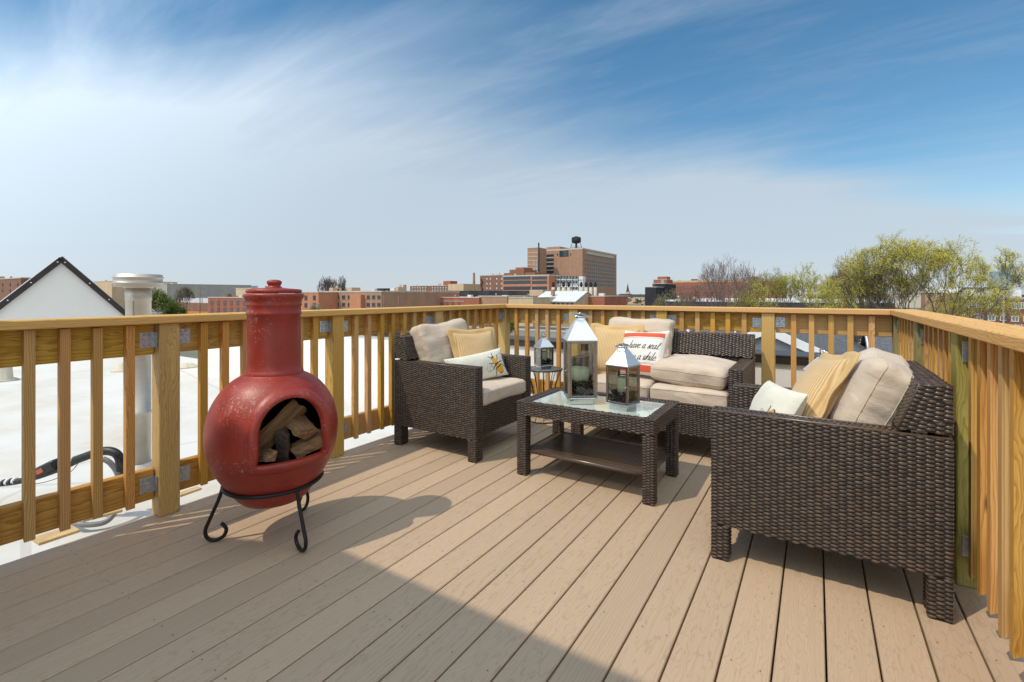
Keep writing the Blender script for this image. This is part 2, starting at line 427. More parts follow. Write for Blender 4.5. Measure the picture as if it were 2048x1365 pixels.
def membrane(name, base, dirt, amount, seams=.45):
    t = NT(name); c = t.coord(); a = t.noise(c, .9, 6, .65); b = t.noise(c, 5, 5, .7)
    g = t.mix(t.rng(a, .45, .75, 0, amount), base, dirt); g = t.mix(t.rng(b, .6, .85, 0, amount * .8), g, tuple(k * .7 for k in dirt))
    br = t.n('TexBrick'); br.offset = .5; t.l(t.mapping(c, (.32, .32, .32), rot=(0, 0, R(12))), br.inputs['Vector'])
    br.inputs['Scale'].default_value = 1.0; br.inputs['Mortar Size'].default_value = .007; br.inputs['Brick Width'].default_value = 3.2; br.inputs['Row Height'].default_value = .6
    g = t.mix(t.math('MULTIPLY', br.outputs['Fac'], seams), g, (.45, .42, .36))
    t.set(g, .75, 0, .2); t.bump(b, .15, .02); return t.m
M['membrane'] = membrane('white_roof_membrane', (.67, .65, .605), (.52, .43, .31), .65)
M['stucco'] = membrane('white_wall_coating', (.78, .75, .70), (.66, .58, .46), .25, 0.0)
M['coping'] = simple('dark_bronze_coping', (.055, .045, .040), .38, .6, var=.15, vs=3)
M['black_rubber'] = simple('black_cable_jacket', (.014, .014, .014), .45, bump=.2, bs=90)
M['grey_conduit'] = simple('grey_conduit', (.20, .205, .20), .5, var=.1)
M['tape_white'] = simple('white_tape', (.75, .75, .72), .5); M['tag_red'] = simple('red_label', (.55, .12, .06), .6)
M['plywood'] = simple('yellow_board', (.60, .42, .20), .8, var=.25, vs=6)
M['trim_white'] = simple('white_painted_trim', (.78, .77, .74), .5, var=.05, vs=4)

# ---------------------------------------------------------------- near setting: roofs, deck, bulkhead
ROOF_Z = -0.30
V_L, V_R, U_B = -2.52, 0.415, 3.84             # inner faces of the left, right and back railing posts
def roof_and_parapet():
    b = MB(); b.box(-16, 9, -14, 4.75, ROOF_Z - .25, ROOF_Z); tag(b.build('flat_roof', M['membrane']), kind='structure')
    b = MB(); b.box(-16, 9, -14, 4.75, GZ - .5, ROOF_Z - .25 - .003)
    tag(b.build('building_wall', simple('pale_block_wall', (.42, .36, .29), .85, var=.15, vs=1)), kind='structure')
    def parapet(name, label, x0, x1, y0, y1, top, wallm, mitre=True):
        e = empty(name, ((x0 + x1) / 2, (y0 + y1) / 2, ROOF_Z)); tag(e, label, 'parapet')
        m = MB(); m.box(-(x1 - x0) / 2, (x1 - x0) / 2, -(y1 - y0) / 2, (y1 - y0) / 2, 0, top - ROOF_Z); m.build('wall', wallm, e)
        lx, ly = (x1 - x0) / 2 + .025, (y1 - y0) / 2 + .025
        m = MB(); m.cbox(-lx, lx, -ly, ly, top - ROOF_Z + .003, top - ROOF_Z + .03, .006)
        m.cbox(-lx, lx, -ly, -ly + .006, top - ROOF_Z - .045, top - ROOF_Z + .002, .001); m.cbox(-lx, lx, ly - .006, ly, top - ROOF_Z - .045, top - ROOF_Z + .002, .001)
        c = m.build('coping', M['coping'], e)
        n = int(max(lx, ly) * 2 / 1.1); s = MB(); s.lathe([(.008, 0), (.008, .004), (.003, .007)], 8, (0, 0, 0))
        me = s.mesh('coping_screw', M['steel'])
        for i in range(n):
            t = (i + .5) / n * 2 - 1
            if lx > ly: inst('screw', me, c, (t * lx, -ly - .001, top - ROOF_Z - .02), (R(90), 0, 0))
            else: inst('screw', me, c, (lx + .001, t * ly, top - ROOF_Z - .02), (0, R(90), 0))
    parapet('parapet', 'low parapet wall with dark bronze coping just behind the back railing', -9.6, 8.8, 4.42, 4.72, .50, M['stucco'])
roof_and_parapet()

def cyl_between(p, q, r, n=8):
    b = MB(); b.tube([p, q], r, n); return b
PLANKS = {}
def plank(name, mat, L, w, t, parent, loc, rot, ch=.003, cut=0):
    key = (mat, round(L, 3), round(w, 3), round(t, 3), cut)
    if key not in PLANKS:
        b = MB()
        if cut: b.prism([(-L / 2, -w / 2), (L / 2 - cut, -w / 2), (L / 2, w / 2), (-L / 2, w / 2)], 'z', -t / 2, t / 2)
        else: b.cbox(-L / 2, L / 2, -w / 2, w / 2, -t / 2, t / 2, ch)
        PLANKS[key] = b.mesh(name, M[mat])
    return inst(name, PLANKS[key], parent, loc, rot)

def deck():
    d = MB()
    u0, u1 = -.595, U_B + .11
    for k in range(12):
        y = u0 + .05 + k * .395; d.box(-2.58, .55, y, y + .038, -.20, -.027)
    d.box(-2.58, -2.542, u0, u1, -.2, -.0275); d.box(.512, .55, u0, u1, -.2, -.0275)
    o = tag(d.build('deck', simple('joist_wood', (.16, .11, .06), .9)), kind='structure')
    pitch, gap = .1245, .0055
    v = .0239 - pitch * 21
    me = None; scr = MB(); disc = [(math.cos(a) * .0024, math.sin(a) * .0024) for a in [k * math.pi / 4 for k in range(8)]]
    b = MB(); b.cbox(-(u1 - u0) / 2, (u1 - u0) / 2, -(pitch - gap) / 2, (pitch - gap) / 2, -.025, 0, .0025); me = b.mesh('board', M['board'])
    for i in range(25):
        vc = v + (i + .5) * pitch
        inst('board', me, o, (vc, (u0 + u1) / 2, 0), (0, 0, R(90)))
        for k in range(12):
            y = u0 + .069 + k * .395
            for s in (-1, 1):
                if rnd.random() < .55:
                    scr.add([(vc + s * .036 + x + rnd.uniform(-.004, .004) * 0, y + yy, .0012) for x, yy in disc], [tuple(range(8))])
    tag(scr.build('screws', simple('screw_hole', (.11, .08, .055), .8), o), kind='stuff')
deck()

def bulkhead():
    e = empty('stair_bulkhead', (0, -.60, 0)); tag(e, 'stair bulkhead behind the camera shading the near deck boards', 'bulkhead')
    b = MB(); b.prism([(-3.38, ROOF_Z + .002), (-3.38, 2.72), (-2.86, 3.32), (-1.45, 3.32), (-1.45, ROOF_Z + .002)], 'y', -2.8, 0); b.build('wall', simple('pale_grey_siding', (.72, .70, .66), .8, var=.06, vs=3), e)
    b = MB(); b.box(-2.85, -1.43, -2.85, .01, 3.323, 3.35); b.build('roof_edge', M['coping'], e)
    d = MB(); d.cbox(-2.7, -1.9, .004, .05, .03, 2.06, .006); dd = d.build('door', simple('dark_door_paint', (.06, .05, .05), .4), e)
    h = MB(); h.tube([(-2.0, .05, 1.0), (-2.0, .095, 1.0), (-2.1, .095, 1.0)], .011, 8); h.build('handle', M['steel'], dd)
bulkhead()

# ---------------------------------------------------------------- railings
def bracket_mesh(s):
    b = MB()
    b.cbox(0 if s > 0 else -.058, .058 if s > 0 else 0, .0, .0025, -.036, .036, .0008)
    b.cbox(-.0012, .0013, 0, .032, -.036, .036, .0006)
    for dz in (-.022, .006, .024):
        for dx in (.017, .04):
            x = s * (dx + (.006 if dz == .006 else 0))
            b.lathe([(.0042, 0), (.0042, .003), (.001, .0045)], 7, M=Matrix.Translation((x, .0025, dz)) @ Matrix.Rotation(R(-90), 4, 'X'))
    return b.mesh('bracket', M['galv'])
BRK = {1: bracket_mesh(1), -1: bracket_mesh(-1)}
def railing(label, rotz, origin, posts, nbal, t0, t1, pmat, corner=None, cap_ext=(0, 0), capm='pine_cap', balm='pine', bmat='pine_beam'):
    """local x runs along the rail, local y points into the deck, y=0 is the inner face of the posts"""
    e = empty('railing', origin, (0, 0, rotz)); tag(e, label, 'railing', 'wooden railings round the deck')
    H = .884
    for p in posts + ([corner] if corner is not None else []):
        plank('post', pmat, H - .0, .084, .084, e, (p, -.042, H / 2), (0, R(90), 0), .004)
        bo = MB()
    ends = sorted(posts + ([corner] if corner is not None else []) + [x for x in (t0, t1) if x is not None])
    ends = sorted(set(round(x, 4) for x in ends))
    for a, b_ in zip(ends[:-1], ends[1:]):
        pa = .0445 if any(abs(a - p) < 1e-3 for p in posts + [corner if corner is not None else 99]) else 0
        pb = .0445 if any(abs(b_ - p) < 1e-3 for p in posts + [corner if corner is not None else 99]) else 0
        x0, x1 = a + pa + .001, b_ - pb - .001
        L = x1 - x0
        for zc in (.812, .148):
            plank('beam', bmat, L, .14, .038, e, ((x0 + x1) / 2, -.066, zc), (R(90), 0, 0), .003)
            for s, xx, has in ((1, x0, pa), (-1, x1, pb)):
                if has and L > .3: inst('bracket', BRK[s], e, (xx, -.0468, zc + rnd.uniform(-.008, .008)))
        nb = nbal if isinstance(nbal, int) else nbal.get(round(a, 2), 6)
        nb = max(1, round(nb * L / max(.01, (L)))) if L > .5 else max(0, int(L / .115))
        for k in range(nb):
            x = x0 + L * (k + 1) / (nb + 1) + rnd.uniform(-.005, .005)
            zb = .080 + rnd.uniform(-.008, .008); zt = .8835
            plank('baluster', balm, round(zt - zb, 2) - .004, .032, .032, e, (x, -.0305, (zb + zt) / 2 - .003), (R(rnd.choice((0, 0, 180)) * 0), R(90), 0), cut=.022)
    x0, x1 = ends[0] - cap_ext[0], ends[-1] + cap_ext[1]
    plank('cap_rail', capm, x1 - x0, .142, .036, e, ((x0 + x1) / 2, -.054, .902), (0, 0, 0), .004)
    return e
railing('wooden railing on the left beside the red chiminea and white roof', R(-90), (V_L, 0, 0),
        [-2.888, -1.94, -1.014, -.088, .46], 7, None, None, 'pine_post', corner=-(U_B + .0445), cap_ext=(.0965, .03))
railing('wooden railing across the back behind the wicker loveseat', R(180), (0, U_B, 0),
        [1.807 - .0, 1.037, .288], 5, -(V_R - .002), -(V_L) , 'pine_post', cap_ext=(-.015, -.0162), balm='pine')
railing('wooden railing on the right behind the nearest wicker armchair', R(90), (V_R, 0, 0),
        [-.1, .72, 1.5, 2.29, 3.075], 6, -.45, None, 'pine_green', corner=U_B + .0445, cap_ext=(0, .0965), balm='pine', bmat='pine_beam')

# ---------------------------------------------------------------- wicker
def weave(mb, o, ux, uy, w, h, stake=.0225, row=.0066, mat=1, par=0):
    """woven strands over the rectangle o + ux*[0,w] + uy*[0,h]; strands run along ux; bulge along the normal"""
    o, ux, uy = Vector(o), Vector(ux), Vector(uy); nn = ux.cross(uy)
    nc = max(1, round(w / stake)); nr = max(1, round(h / row)); sw = w / nc; rh = h / nr
    lx = (-.66, -.36, 0, .36, .66); lz = (-.0012, .0032, .0044, .0032, -.0012); lw = (.20, .82, 1.0, .82, .20); az = (-.0024, 0, -.0024)
    O, X, Y, Nn = (np.array(k) for k in (o, ux, uy, nn))
    vs = []; fs = []; base = 0
    for r in range(nr):
        for c in range(nc):
            if (r + c + par) % 2: continue
            cx = (c + .5 + rnd.uniform(-.07, .07)) * sw; cy = (r + .5) * rh; j = rnd.uniform(-.0004, .0004)
            for i in range(5):
                xx = min(max(cx + lx[i] * sw, 0), w)
                for k in range(3):
                    vs.append(O + X * xx + Y * (cy + j + (k - 1) * .66 * rh * lw[i]) + Nn * (lz[i] + az[k]))
            for i in range(4):
                for k in range(2):
                    a = base + i * 3 + k; fs.append((a, a + 3, a + 4, a + 1))
            base += 15
    mb.add(vs, fs, True, mat)
def wbox(mb, x0, x1, y0, y1, z0, z1, faces='xXyYzZ', s=.0015):
    mb.box(x0 + s, x1 - s, y0 + s, y1 - s, z0 + s, z1 - s, mat=0)
    dx, dy, dz = x1 - x0, y1 - y0, z1 - z0
    if 'y' in faces: weave(mb, (x0, y0 + s, z0), (1, 0, 0), (0, 0, 1), dx, dz)
    if 'Y' in faces: weave(mb, (x1, y1 - s, z0), (-1, 0, 0), (0, 0, 1), dx, dz)
    if 'x' in faces: weave(mb, (x0 + s, y1, z0), (0, -1, 0), (0, 0, 1), dy, dz)
    if 'X' in faces: weave(mb, (x1 - s, y0, z0), (0, 1, 0), (0, 0, 1), dy, dz)
    if 'Z' in faces:
        if dx > dy: weave(mb, (x1, y0, z1 - s), (0, 1, 0), (-1, 0, 0), dy, dx, .0225, .0085)
        else: weave(mb, (x0, y0, z1 - s), (1, 0, 0), (0, 1, 0), dx, dy, .0225, .0085)
WM = [M['wick_back'], M['wick']]
def wicker_seat(label, W_, D_, loc, rotz, group):
    e = empty('wicker_armchair' if W_ < 1 else 'wicker_loveseat', loc, (0, 0, rotz))
    tag(e, label, 'armchair' if W_ < 1 else 'loveseat', group)
    hw, hd, at_, leg = W_ / 2, D_ / 2, .075, .062
    b0 = .135
    for s in (-1, 1):
        m = MB(); xa, xb = (hw - at_, hw) if s > 0 else (-hw, -hw + at_)
        wbox(m, xa, xb, -hd, hd, b0, .57); 
        # rim strand along the top edges
        for xx in (xa + .003, xb - .003): m.tube([(xx, -hd + .003, .5705), (xx, hd - .003, .5705)], .0042, 6, mat=1)
        m.tube([(xa + .003, -hd + .003, .5705), (xb - .003, -hd + .003, .5705)], .0042, 6, mat=1)
        m.build('arm', WM, e)
        for y0, y1 in ((-hd, -hd + leg), (hd - leg, hd)):
            l = MB(); wbox(l, xa, xb, y0, y1, .006, b0 - .001, 'xXyY'); l.box(xa + .004, xb - .004, y0 + .004, y1 - .004, 0, .0075, mat=0); l.build('leg', WM, e)
    m = MB(); wbox(m, -hw + at_ + .001, hw - at_ - .001, -hd + .012, -hd + .05, b0 + .01, .325, 'yZ')
    m.box(-hw + at_ + .001, hw - at_ - .001, -hd + .05, hd - .03, .29, .318, mat=0)
    wbox(m, -hw + at_ + .001, hw - at_ - .001, hd - .04, hd - .004, b0 + .01, .565, 'Y'); m.build('seat_frame', WM, e)
    # backrest: wedge standing on the arms, outer face upright, inner face raked
    m = MB(); zb, zt = .583, .733; yb, yt, yo = hd - .135, hd - .085, hd
    pr = [(yb, zb), (yo, zb), (yo, zt), (yt, zt)]
    s = .0015; m.prism([(yb + s, zb + s), (yo - s, zb + s), (yo - s, zt - s), (yt + s, zt - s)], 'x', -hw + s, hw - s)
    ln = math.hypot(yt - yb, zt - zb); up = Vector((0, (yt - yb) / ln, (zt - zb) / ln))
    weave(m, (-hw, yb, zb), (1, 0, 0), up, W_, ln)
    weave(m, (hw, yo - s, zb), (-1, 0, 0), (0, 0, 1), W_, zt - zb)
    weave(m, (hw, yt, zt - s), (0, 1, 0), (-1, 0, 0), yo - yt, W_, .0225, .0085)
    for sx in (-1, 1):
        n_ = 22
        for k in range(n_):
            z0 = zb + (zt - zb) * k / n_; y0 = yb + (yt - yb) * (k + .5) / n_; dz = (zt - zb) / n_
            if sx > 0: weave(m, (hw - s, y0, z0), (0, 1, 0), (0, 0, 1), yo - y0, dz, .0225, dz, par=k)
            else: weave(m, (-hw + s, yo, z0), (0, -1, 0), (0, 0, 1), yo - y0, dz, .0225, dz, par=k)
        m.tube([(sx * (hw - .003), yb, zb), (sx * (hw - .003), yt + .003, zt - .002), (sx * (hw - .003), yo - .003, zt - .002)], .0042, 6, mat=1)
    m.tube([(-hw, yt + .003, zt - .002), (hw, yt + .003, zt - .002)], .0042, 6, mat=1)
    wbox(m, -hw + at_ + .002, hw - at_ - .002, hd - .115, hd - .045, .33, zb, 'y'); m.build('backrest', WM, e)
    for sx in (-1, 1): f = MB(); f.box(sx * (hw - .04) - .02, sx * (hw - .04) + .02, hd - .10, hd - .06, .5715, .584, mat=0); f.build('back_spacer', [M['steel_dark']], e)
    return e
CH_W, CH_D = .66, .70
wicker_seat('dark brown wicker armchair nearest the camera beside the right railing', CH_W, CH_D, (.008, 1.968 + CH_W / 2, 0), R(-90), 'matching wicker armchairs')
wicker_seat('dark brown wicker armchair by the left railing facing the coffee table', CH_W, .69, (-2.068, 2.31 + CH_W / 2 - .01, 0), R(90), 'matching wicker armchairs')
wicker_seat('brown wicker two-seat loveseat along the back railing', 1.10, .70, (-.912, 3.068 + .35, 0), 0, None)

def coffee_table():
    W_, D_, H = .775, .49, .41; e = empty('coffee_table', (-1.04, 2.29 + D_ / 2, 0)); tag(e, 'dark wicker coffee table with frosted glass top and lower shelf', 'coffee table')
    hw, hd = W_ / 2, D_ / 2; m = MB(); ft = .055
    wbox(m, -hw, hw, -hd, -hd + ft, .338, H, 'xXyYZ'); wbox(m, -hw, hw, hd - ft, hd, .338, H, 'xXyYZ')
    wbox(m, -hw, -hw + ft, -hd + ft, hd - ft, .338, H, 'xXZ'); wbox(m, hw - ft, hw, -hd + ft, hd - ft, .338, H, 'xXZ')
    for (p, q) in (((-hw, -hd), (hw, -hd)), ((hw, -hd), (hw, hd)), ((hw, hd), (-hw, hd)), ((-hw, hd), (-hw, -hd))): m.tube([(p[0] * .995, p[1] * .992, H + .0005), (q[0] * .995, q[1] * .992, H + .0005)], .0042, 6, mat=1)
    m.build('apron', WM, e)
    for sx in (-1, 1):
        for sy in (-1, 1):
            l = MB(); x0, x1 = (hw - .06, hw) if sx > 0 else (-hw, -hw + .06); y0, y1 = (hd - .06, hd) if sy > 0 else (-hd, -hd + .06)
            wbox(l, x0 + .001, x1 - .001, y0 + .001, y1 - .001, .006, .337, 'xXyY'); l.box(x0 + .004, x1 - .004, y0 + .004, y1 - .004, 0, .0075); l.build('leg', WM, e)
    s = MB(); zs = .132
    for sy in (-1, 1): s.tube([(-hw + .03, sy * (hd - .035), zs), (hw - .03, sy * (hd - .035), zs)], .010, 8, mat=1)
    for sx in (-1, 1): s.tube([(sx * (hw - .035), -hd + .03, zs), (sx * (hw - .035), hd - .03, zs)], .010, 8, mat=1)
    n = 68
    for k in range(n):
        x = -hw + .04 + (W_ - .08) * k / (n - 1); s.box(x - .0028, x + .0028, -hd + .035, hd - .035, zs - .002 + .001 * (k % 2), zs + .001 + .001 * (k % 2), mat=1)
    n = 44
    for k in range(n):
        y = -hd + .04 + (D_ - .08) * k / (n - 1); s.box(-hw + .035, hw - .035, y - .0028, y + .0028, zs + .0025 + .001 * (k % 2), zs + .005 + .001 * (k % 2), mat=1)
    s.build('lower_shelf', WM, e)
    g = MB(); g.cbox(-hw + ft + .002, hw - ft - .002, -hd + ft + .002, hd - ft - .002, .398, .4045, .001); g.build('glass_top', M['ttop'], e)
coffee_table()

def side_table(label, loc, rotz):
    e = empty('wire_side_table', loc, (0, 0, rotz)); tag(e, label, 'side table', 'small wire side tables')
    H = .415; r0, rw, rb = .150, .085, .125
    t = MB(); t.tube([(math.cos(a) * r0, math.sin(a) * r0, H - .004) for a in np.linspace(0, 2 * math.pi, 40, endpoint=False)], .005, 8, closed=True); t.build('top_ring', M['iron'], e)
    g = MB(); g.lathe([(0, H - .004), (r0 - .006, H - .004), (r0 - .006, H + .001), (0, H + .001)], 40); g.build('glass_top', M['ttop_dark'], e)
    for z, rr in ((.17, rw + .004), (.006, rb + .004)):
        h = MB(); h.tube([(math.cos(a) * rr, math.sin(a) * rr, z) for a in np.linspace(0, 2 * math.pi, 36, endpoint=False)], .004, 8, closed=True); h.build('hoop', M['iron'], e)
    for k in range(10):
        a = 2 * math.pi * k / 10 + .03 * (k % 2)
        p = catmull([(math.cos(a) * r, math.sin(a) * r, z) for r, z in ((rb, .004), (rw + .006, .09), (rw, .17), (rw + .01, .26), (r0 - .025, .36), (r0 - .002, H - .008))], 5)
        l = MB(); l.tube(p, .003, 6); l.build('wire_leg', M['iron'], e)
    return e
side_table('small black wire side table in the corner left of the loveseat', (-1.86, 3.40, 0), .2)
side_table('small black wire side table hidden behind the nearest armchair', (.03, 3.15, 0), .7)

# ---------------------------------------------------------------- lanterns with candles and pebbles
PEB = None
def pebble_pile(name, label, loc, rotz, half, z0, z1, n_dark, n_gold, size, seed):
    rg = random.Random(seed); b = MB()
    ico = [(0, 0, 1)] + [(math.cos(a) * .8, math.sin(a) * .8, .55) for a in np.linspace(0, 2 * math.pi, 7)[:-1]] + [(math.cos(a + .5), math.sin(a + .5), -.1) for a in np.linspace(0, 2 * math.pi, 7)[:-1]] + [(0, 0, -.8)]
    fs = [(0, 1 + k, 1 + (k + 1) % 6) for k in range(6)] + [(1 + k, 7 + k, 1 + (k + 1) % 6) for k in range(6)] + [(1 + (k + 1) % 6, 7 + k, 7 + (k + 1) % 6) for k in range(6)] + [(13, 7 + (k + 1) % 6, 7 + k) for k in range(6)]
    for i in range(n_dark + n_gold):
        gold = i >= n_dark
        t = (i / n_dark) if not gold else 0
        z = z0 + (z1 - z0) * (t ** .9) if not gold else z0 + rg.uniform(.0, .2) * (z1 - z0)
        s = size * rg.uniform(.7, 1.15) * (.55 if gold else 1)
        lim = half - s * .9
        x, y = rg.uniform(-lim, lim), rg.uniform(-lim, lim)
        if rg.random() < .45 or gold:
            if rg.random() < .5: x = math.copysign(lim, x)
            else: y = math.copysign(lim, y)
        Mx = Matrix.Translation((x, y, max(z, z0 + s * .4))) @ Euler((rg.uniform(-.5, .5), rg.uniform(-.5, .5), rg.uniform(0, 6))).to_matrix().to_4x4() @ Matrix.Diagonal((s, s * rg.uniform(.65, .9), s * rg.uniform(.45, .7), 1))
        b.add([Mx @ Vector(p) for p in ico], fs, True, 1 if gold else 0)
    o = b.build(name, [M['pebble'], M['gold_pebble']], None, loc, (0, 0, rotz)); tag(o, label, 'pebbles', kind='stuff')
def lantern(label, loc, rotz, side, foot, body, roof, ring_tilt, ring_rot, where, pebbles, candle, ring_side=0.0):
    e = empty('lantern', loc, (0, 0, rotz)); tag(e, label, 'lantern', 'polished steel lanterns')
    h = side / 2; z0 = foot; z1 = foot + body; fw = side * .085
    b = MB(); b.cbox(-h * .80, h * .80, -h * .80, h * .80, 0, foot - .0005, .002); b.build('foot', M['steel'], e)
    b = MB(); b.cbox(-h, h, -h, h, z0, z0 + .007, .002); b.build('floor_plate', M['steel'], e)
    for sx in (-1, 1):
        for sy in (-1, 1):
            f = MB(); x0, x1 = sorted((sx * h, sx * (h - fw))); y0, y1 = sorted((sy * h, sy * (h - fw)))
            f.cbox(x0, x1, y0, y1, z0 + .0075, z1, .0012); f.build('corner_post', M['steel_dark'], e)
    for k in range(4):
        Mx = Matrix.Rotation(k * math.pi / 2, 4, 'Z')
        rail = fw * .9
        for za, zb_ in ((z0 + .0075, z0 + .0075 + rail), (z1 - rail, z1)):
            f = MB(); f.cbox(-h + fw + .0005, h - fw - .0005, -h + .002, -h + fw * .7, za, zb_, .0008, Mx); f.build('pane_rail', M['steel_dark'], e)
        if k == 0:
            for xa, xb in ((-h + fw + .0005, -h + fw * 1.6), (h - fw * 1.6, h - fw - .0005)): f = MB(); f.cbox(xa, xb, -h + .001, -h + fw * .6, z0 + .008 + rail, z1 - rail - .0005, .0008, Mx); f.build('door_stile', M['steel_dark'], e)
            f = MB(); f.tube([Mx @ Vector((-h - .0005, -h + .006, (z0 + z1) / 2)), Mx @ Vector((-h - .016, -h + .006, (z0 + z1) / 2))], .0028, 6); f.build('latch', M['steel'], e)
        g = MB(); g.box(-h + fw, h - fw, -h + fw * .3, -h + fw * .3 + .0022, z0 + .0075 + rail * .5, z1 - rail * .5, Mx); g.build('glass_pane', M['pane'], e)
    # roof: overhanging plate, four sloped sheets, neck with openings, top plate, ring
    r = MB(); r.cbox(-h - .003, h + .003, -h - .003, h + .003, z1 + .0005, z1 + .006, .0015)
    tw = side * .13; zr = z1 + .006 + roof
    q = [(-h - .002, -h - .002, z1 + .0065), (h + .002, -h - .002, z1 + .0065), (h + .002, h + .002, z1 + .0065), (-h - .002, h + .002, z1 + .0065), (-tw, -tw, zr), (tw, -tw, zr), (tw, tw, zr), (-tw, tw, zr)]
    r.add(q, [(0, 1, 5, 4), (1, 2, 6, 5), (2, 3, 7, 6), (3, 0, 4, 7), (4, 5, 6, 7), (3, 2, 1, 0)]); ro = r.build('roof', M['steel_roof'], e)
    n = MB(); nh = side * .13
    for sx in (-1, 1):
        for sy in (-1, 1): n.box(*sorted((sx * tw, sx * tw * .35)), *sorted((sy * tw * 1.0, sy * tw * .85)), zr + .0005, zr + nh)
    n.cbox(-tw * 1.12, tw * 1.12, -tw * 1.12, tw * 1.12, zr + nh, zr + nh + .005, .0015); n.lathe([(tw * .5, zr + nh + .005), (tw * .42, zr + nh + .012), (0, zr + nh + .015)], 14); n.build('neck', M['steel_dark'], ro)
    rr = side * .27; Mx = Matrix.Translation((ring_side * rr, 0, zr + nh * .75)) @ Matrix.Rotation(ring_rot, 4, 'Z') @ Matrix.Rotation(ring_tilt, 4, 'X')
    g = MB(); g.tube([Mx @ Vector((math.cos(a) * rr, math.sin(a) * rr, 0)) for a in np.linspace(0, 2 * math.pi, 32, endpoint=False)], side * .026, 8, closed=True); g.build('ring_handle', M['steel'], e)
    zf = loc[2] + z0 + .0075
    rot = Matrix.Rotation(rotz, 3, 'Z')
    if candle:
        cr, ch_, cz = candle; p = rot @ Vector((0, 0, 0))
        c = MB(); c.lathe([(0, 0), (cr, 0), (cr * 1.01, ch_ * .5), (cr, ch_ - .004), (cr * .93, ch_), (cr * .80, ch_ - .004), (0, ch_ - .010)], 32); o = c.build('candle', M['wax'], None, (loc[0], loc[1], zf + cz)); tag(o, 'pale green pillar candle inside the ' + where, 'candle', 'candles in the lanterns')
        w = MB(); w.tube([(0, 0, ch_ - .010), (.001, 0, ch_ + .002)], .0012, 6); w.build('wick', M['iron'], o)
    if pebbles: pebble_pile('pebbles', 'black and amber pebbles filling the bottom of the ' + where, (loc[0], loc[1], zf), rotz, h - fw * .5, 0, *pebbles)
    return e
TT = .4047
p = at(1160, 803, 2.72); lantern('largest tall steel lantern with bright white roof on the coffee table', (p.x, p.y, TT), TH + R(2), .166, .030, .322, .118, R(12), TH, 'tallest lantern', (.092, 420, 70, .0125, 3), (.050, .085, .075))
p = at(1246, 806, 2.56); lantern('medium steel lantern set cornerwise at the right of the coffee table', (p.x, p.y, TT), TH + R(46), .130, .028, .205, .085, R(-6), TH + R(10), 'medium lantern on the coffee table', (.058, 260, 50, .011, 5), (.030, .105, .03), -.3)
p = at(1082, 737, 3.86); lantern('small steel lantern on the wire side table in the corner', (-1.86, 3.40, .4165), TH + R(24), .118, .022, .150, .070, R(55), TH + R(25), 'small lantern on the corner side table', (.045, 150, 10, .011, 8), (.028, .09, .02), .45)
lantern('steel lantern mostly hidden behind the tan pillow of the nearest armchair', (.03, 3.15, .4165), TH + R(20), .130, .022, .150, .075, R(60), TH + R(30), 'lantern behind the nearest armchair', (.04, 60, 8, .0115, 9), (.03, .08, .02), .5)

# ---------------------------------------------------------------- cushions and pillows
def box_cushion(name, label, group, w, h, t, loc, rot, seed, puff=.22, rad=.035, mat='taupe', sag=0, parent=None, wr=.006):
    """local x width, y height, z thickness; rot is a 3x3 matrix"""
    n = 26; b = MB(); sd_ = Vector((seed * 3.1, seed * 1.7, seed))
    hx, hy, hz = w / 2, h / 2, t / 2
    def shape(p):
        q = Vector((p[0] * hx, p[1] * hy, p[2] * hz)); lim = Vector((hx - rad, hy - rad, hz - min(rad, hz * .8)))
        c = Vector([max(-lim[i], min(lim[i], q[i])) for i in range(3)]); d = q - c
        rr = min(rad, hz * .8)
        if d.length > 1e-6: q = c + d.normalized() * min(d.length, rr) if d.length > rr else q
        x, y = q.x / hx, q.y / hy
        bul = puff * (1 - x * x) * (1 - y * y)
        q.z *= 1 + bul
        e = (abs(x) ** 3 + abs(y) ** 3)
        pin = 1 - .035 * (1 - x * x) * abs(y) ** 5 ; q.y *= pin
        q.x *= 1 - .035 * (1 - y * y) * abs(x) ** 5
        nz = noise.noise(q * 9 + sd_) * wr + noise.noise(Vector((q.x * 6, q.y * 24, q.z * 8)) + sd_ * 2) * wr * .7 * min(1.3, e) + abs(noise.noise(Vector((q.x * 12, q.y * 12, q.z * 20)) + sd_)) * -wr * .8
        nn = Vector((x * .6, y * .6, math.copysign(1, q.z) if abs(p[2]) > .9 else 0))
        q += nn.normalized() * nz if nn.length > 0 else Vector()
        q.y -= sag * (1 - y) * 0
        return q
    for ax in range(3):
        for sg in (-1, 1):
            P = []; a1, a2 = [(1, 2), (2, 0), (0, 1)][ax]
            m1, m2 = (n, n) if ax == 2 else ((n, 12) if a2 == 2 else (12, n))
            for i in range(m1):
                for j in range(m2):
                    p = [0, 0, 0]; p[ax] = sg; p[a1] = -1 + 2 * i / (m1 - 1); p[a2] = -1 + 2 * j / (m2 - 1); P.append(shape(p))
            b.grid(P, m1, m2, True, 0, flip=sg < 0)
    o = b.build(name, M[mat], parent); o.matrix_world = Matrix.Translation(loc) @ rot.to_4x4()
    if label: tag(o, label, 'cushion', group)
    pp = MB()
    for sg in (-1, 1):
        loop = []
        rr = min(rad, hz * .8)
        zz = sg * (hz - rr * .3)
        N_ = 20
        for (x0, y0, x1, y1) in ((-1, -1, 1, -1), (1, -1, 1, 1), (1, 1, -1, 1), (-1, 1, -1, -1)):
            for k in range(N_):
                f = k / N_; p = shape((x0 + (x1 - x0) * f, y0 + (y1 - y0) * f, sg * (1 - .62 * rr / hz))); loop.append(p * 1.004)
        pp.tube(loop, .0017, 6, closed=True)
    pp.build('piping', M[mat], o)
    return o
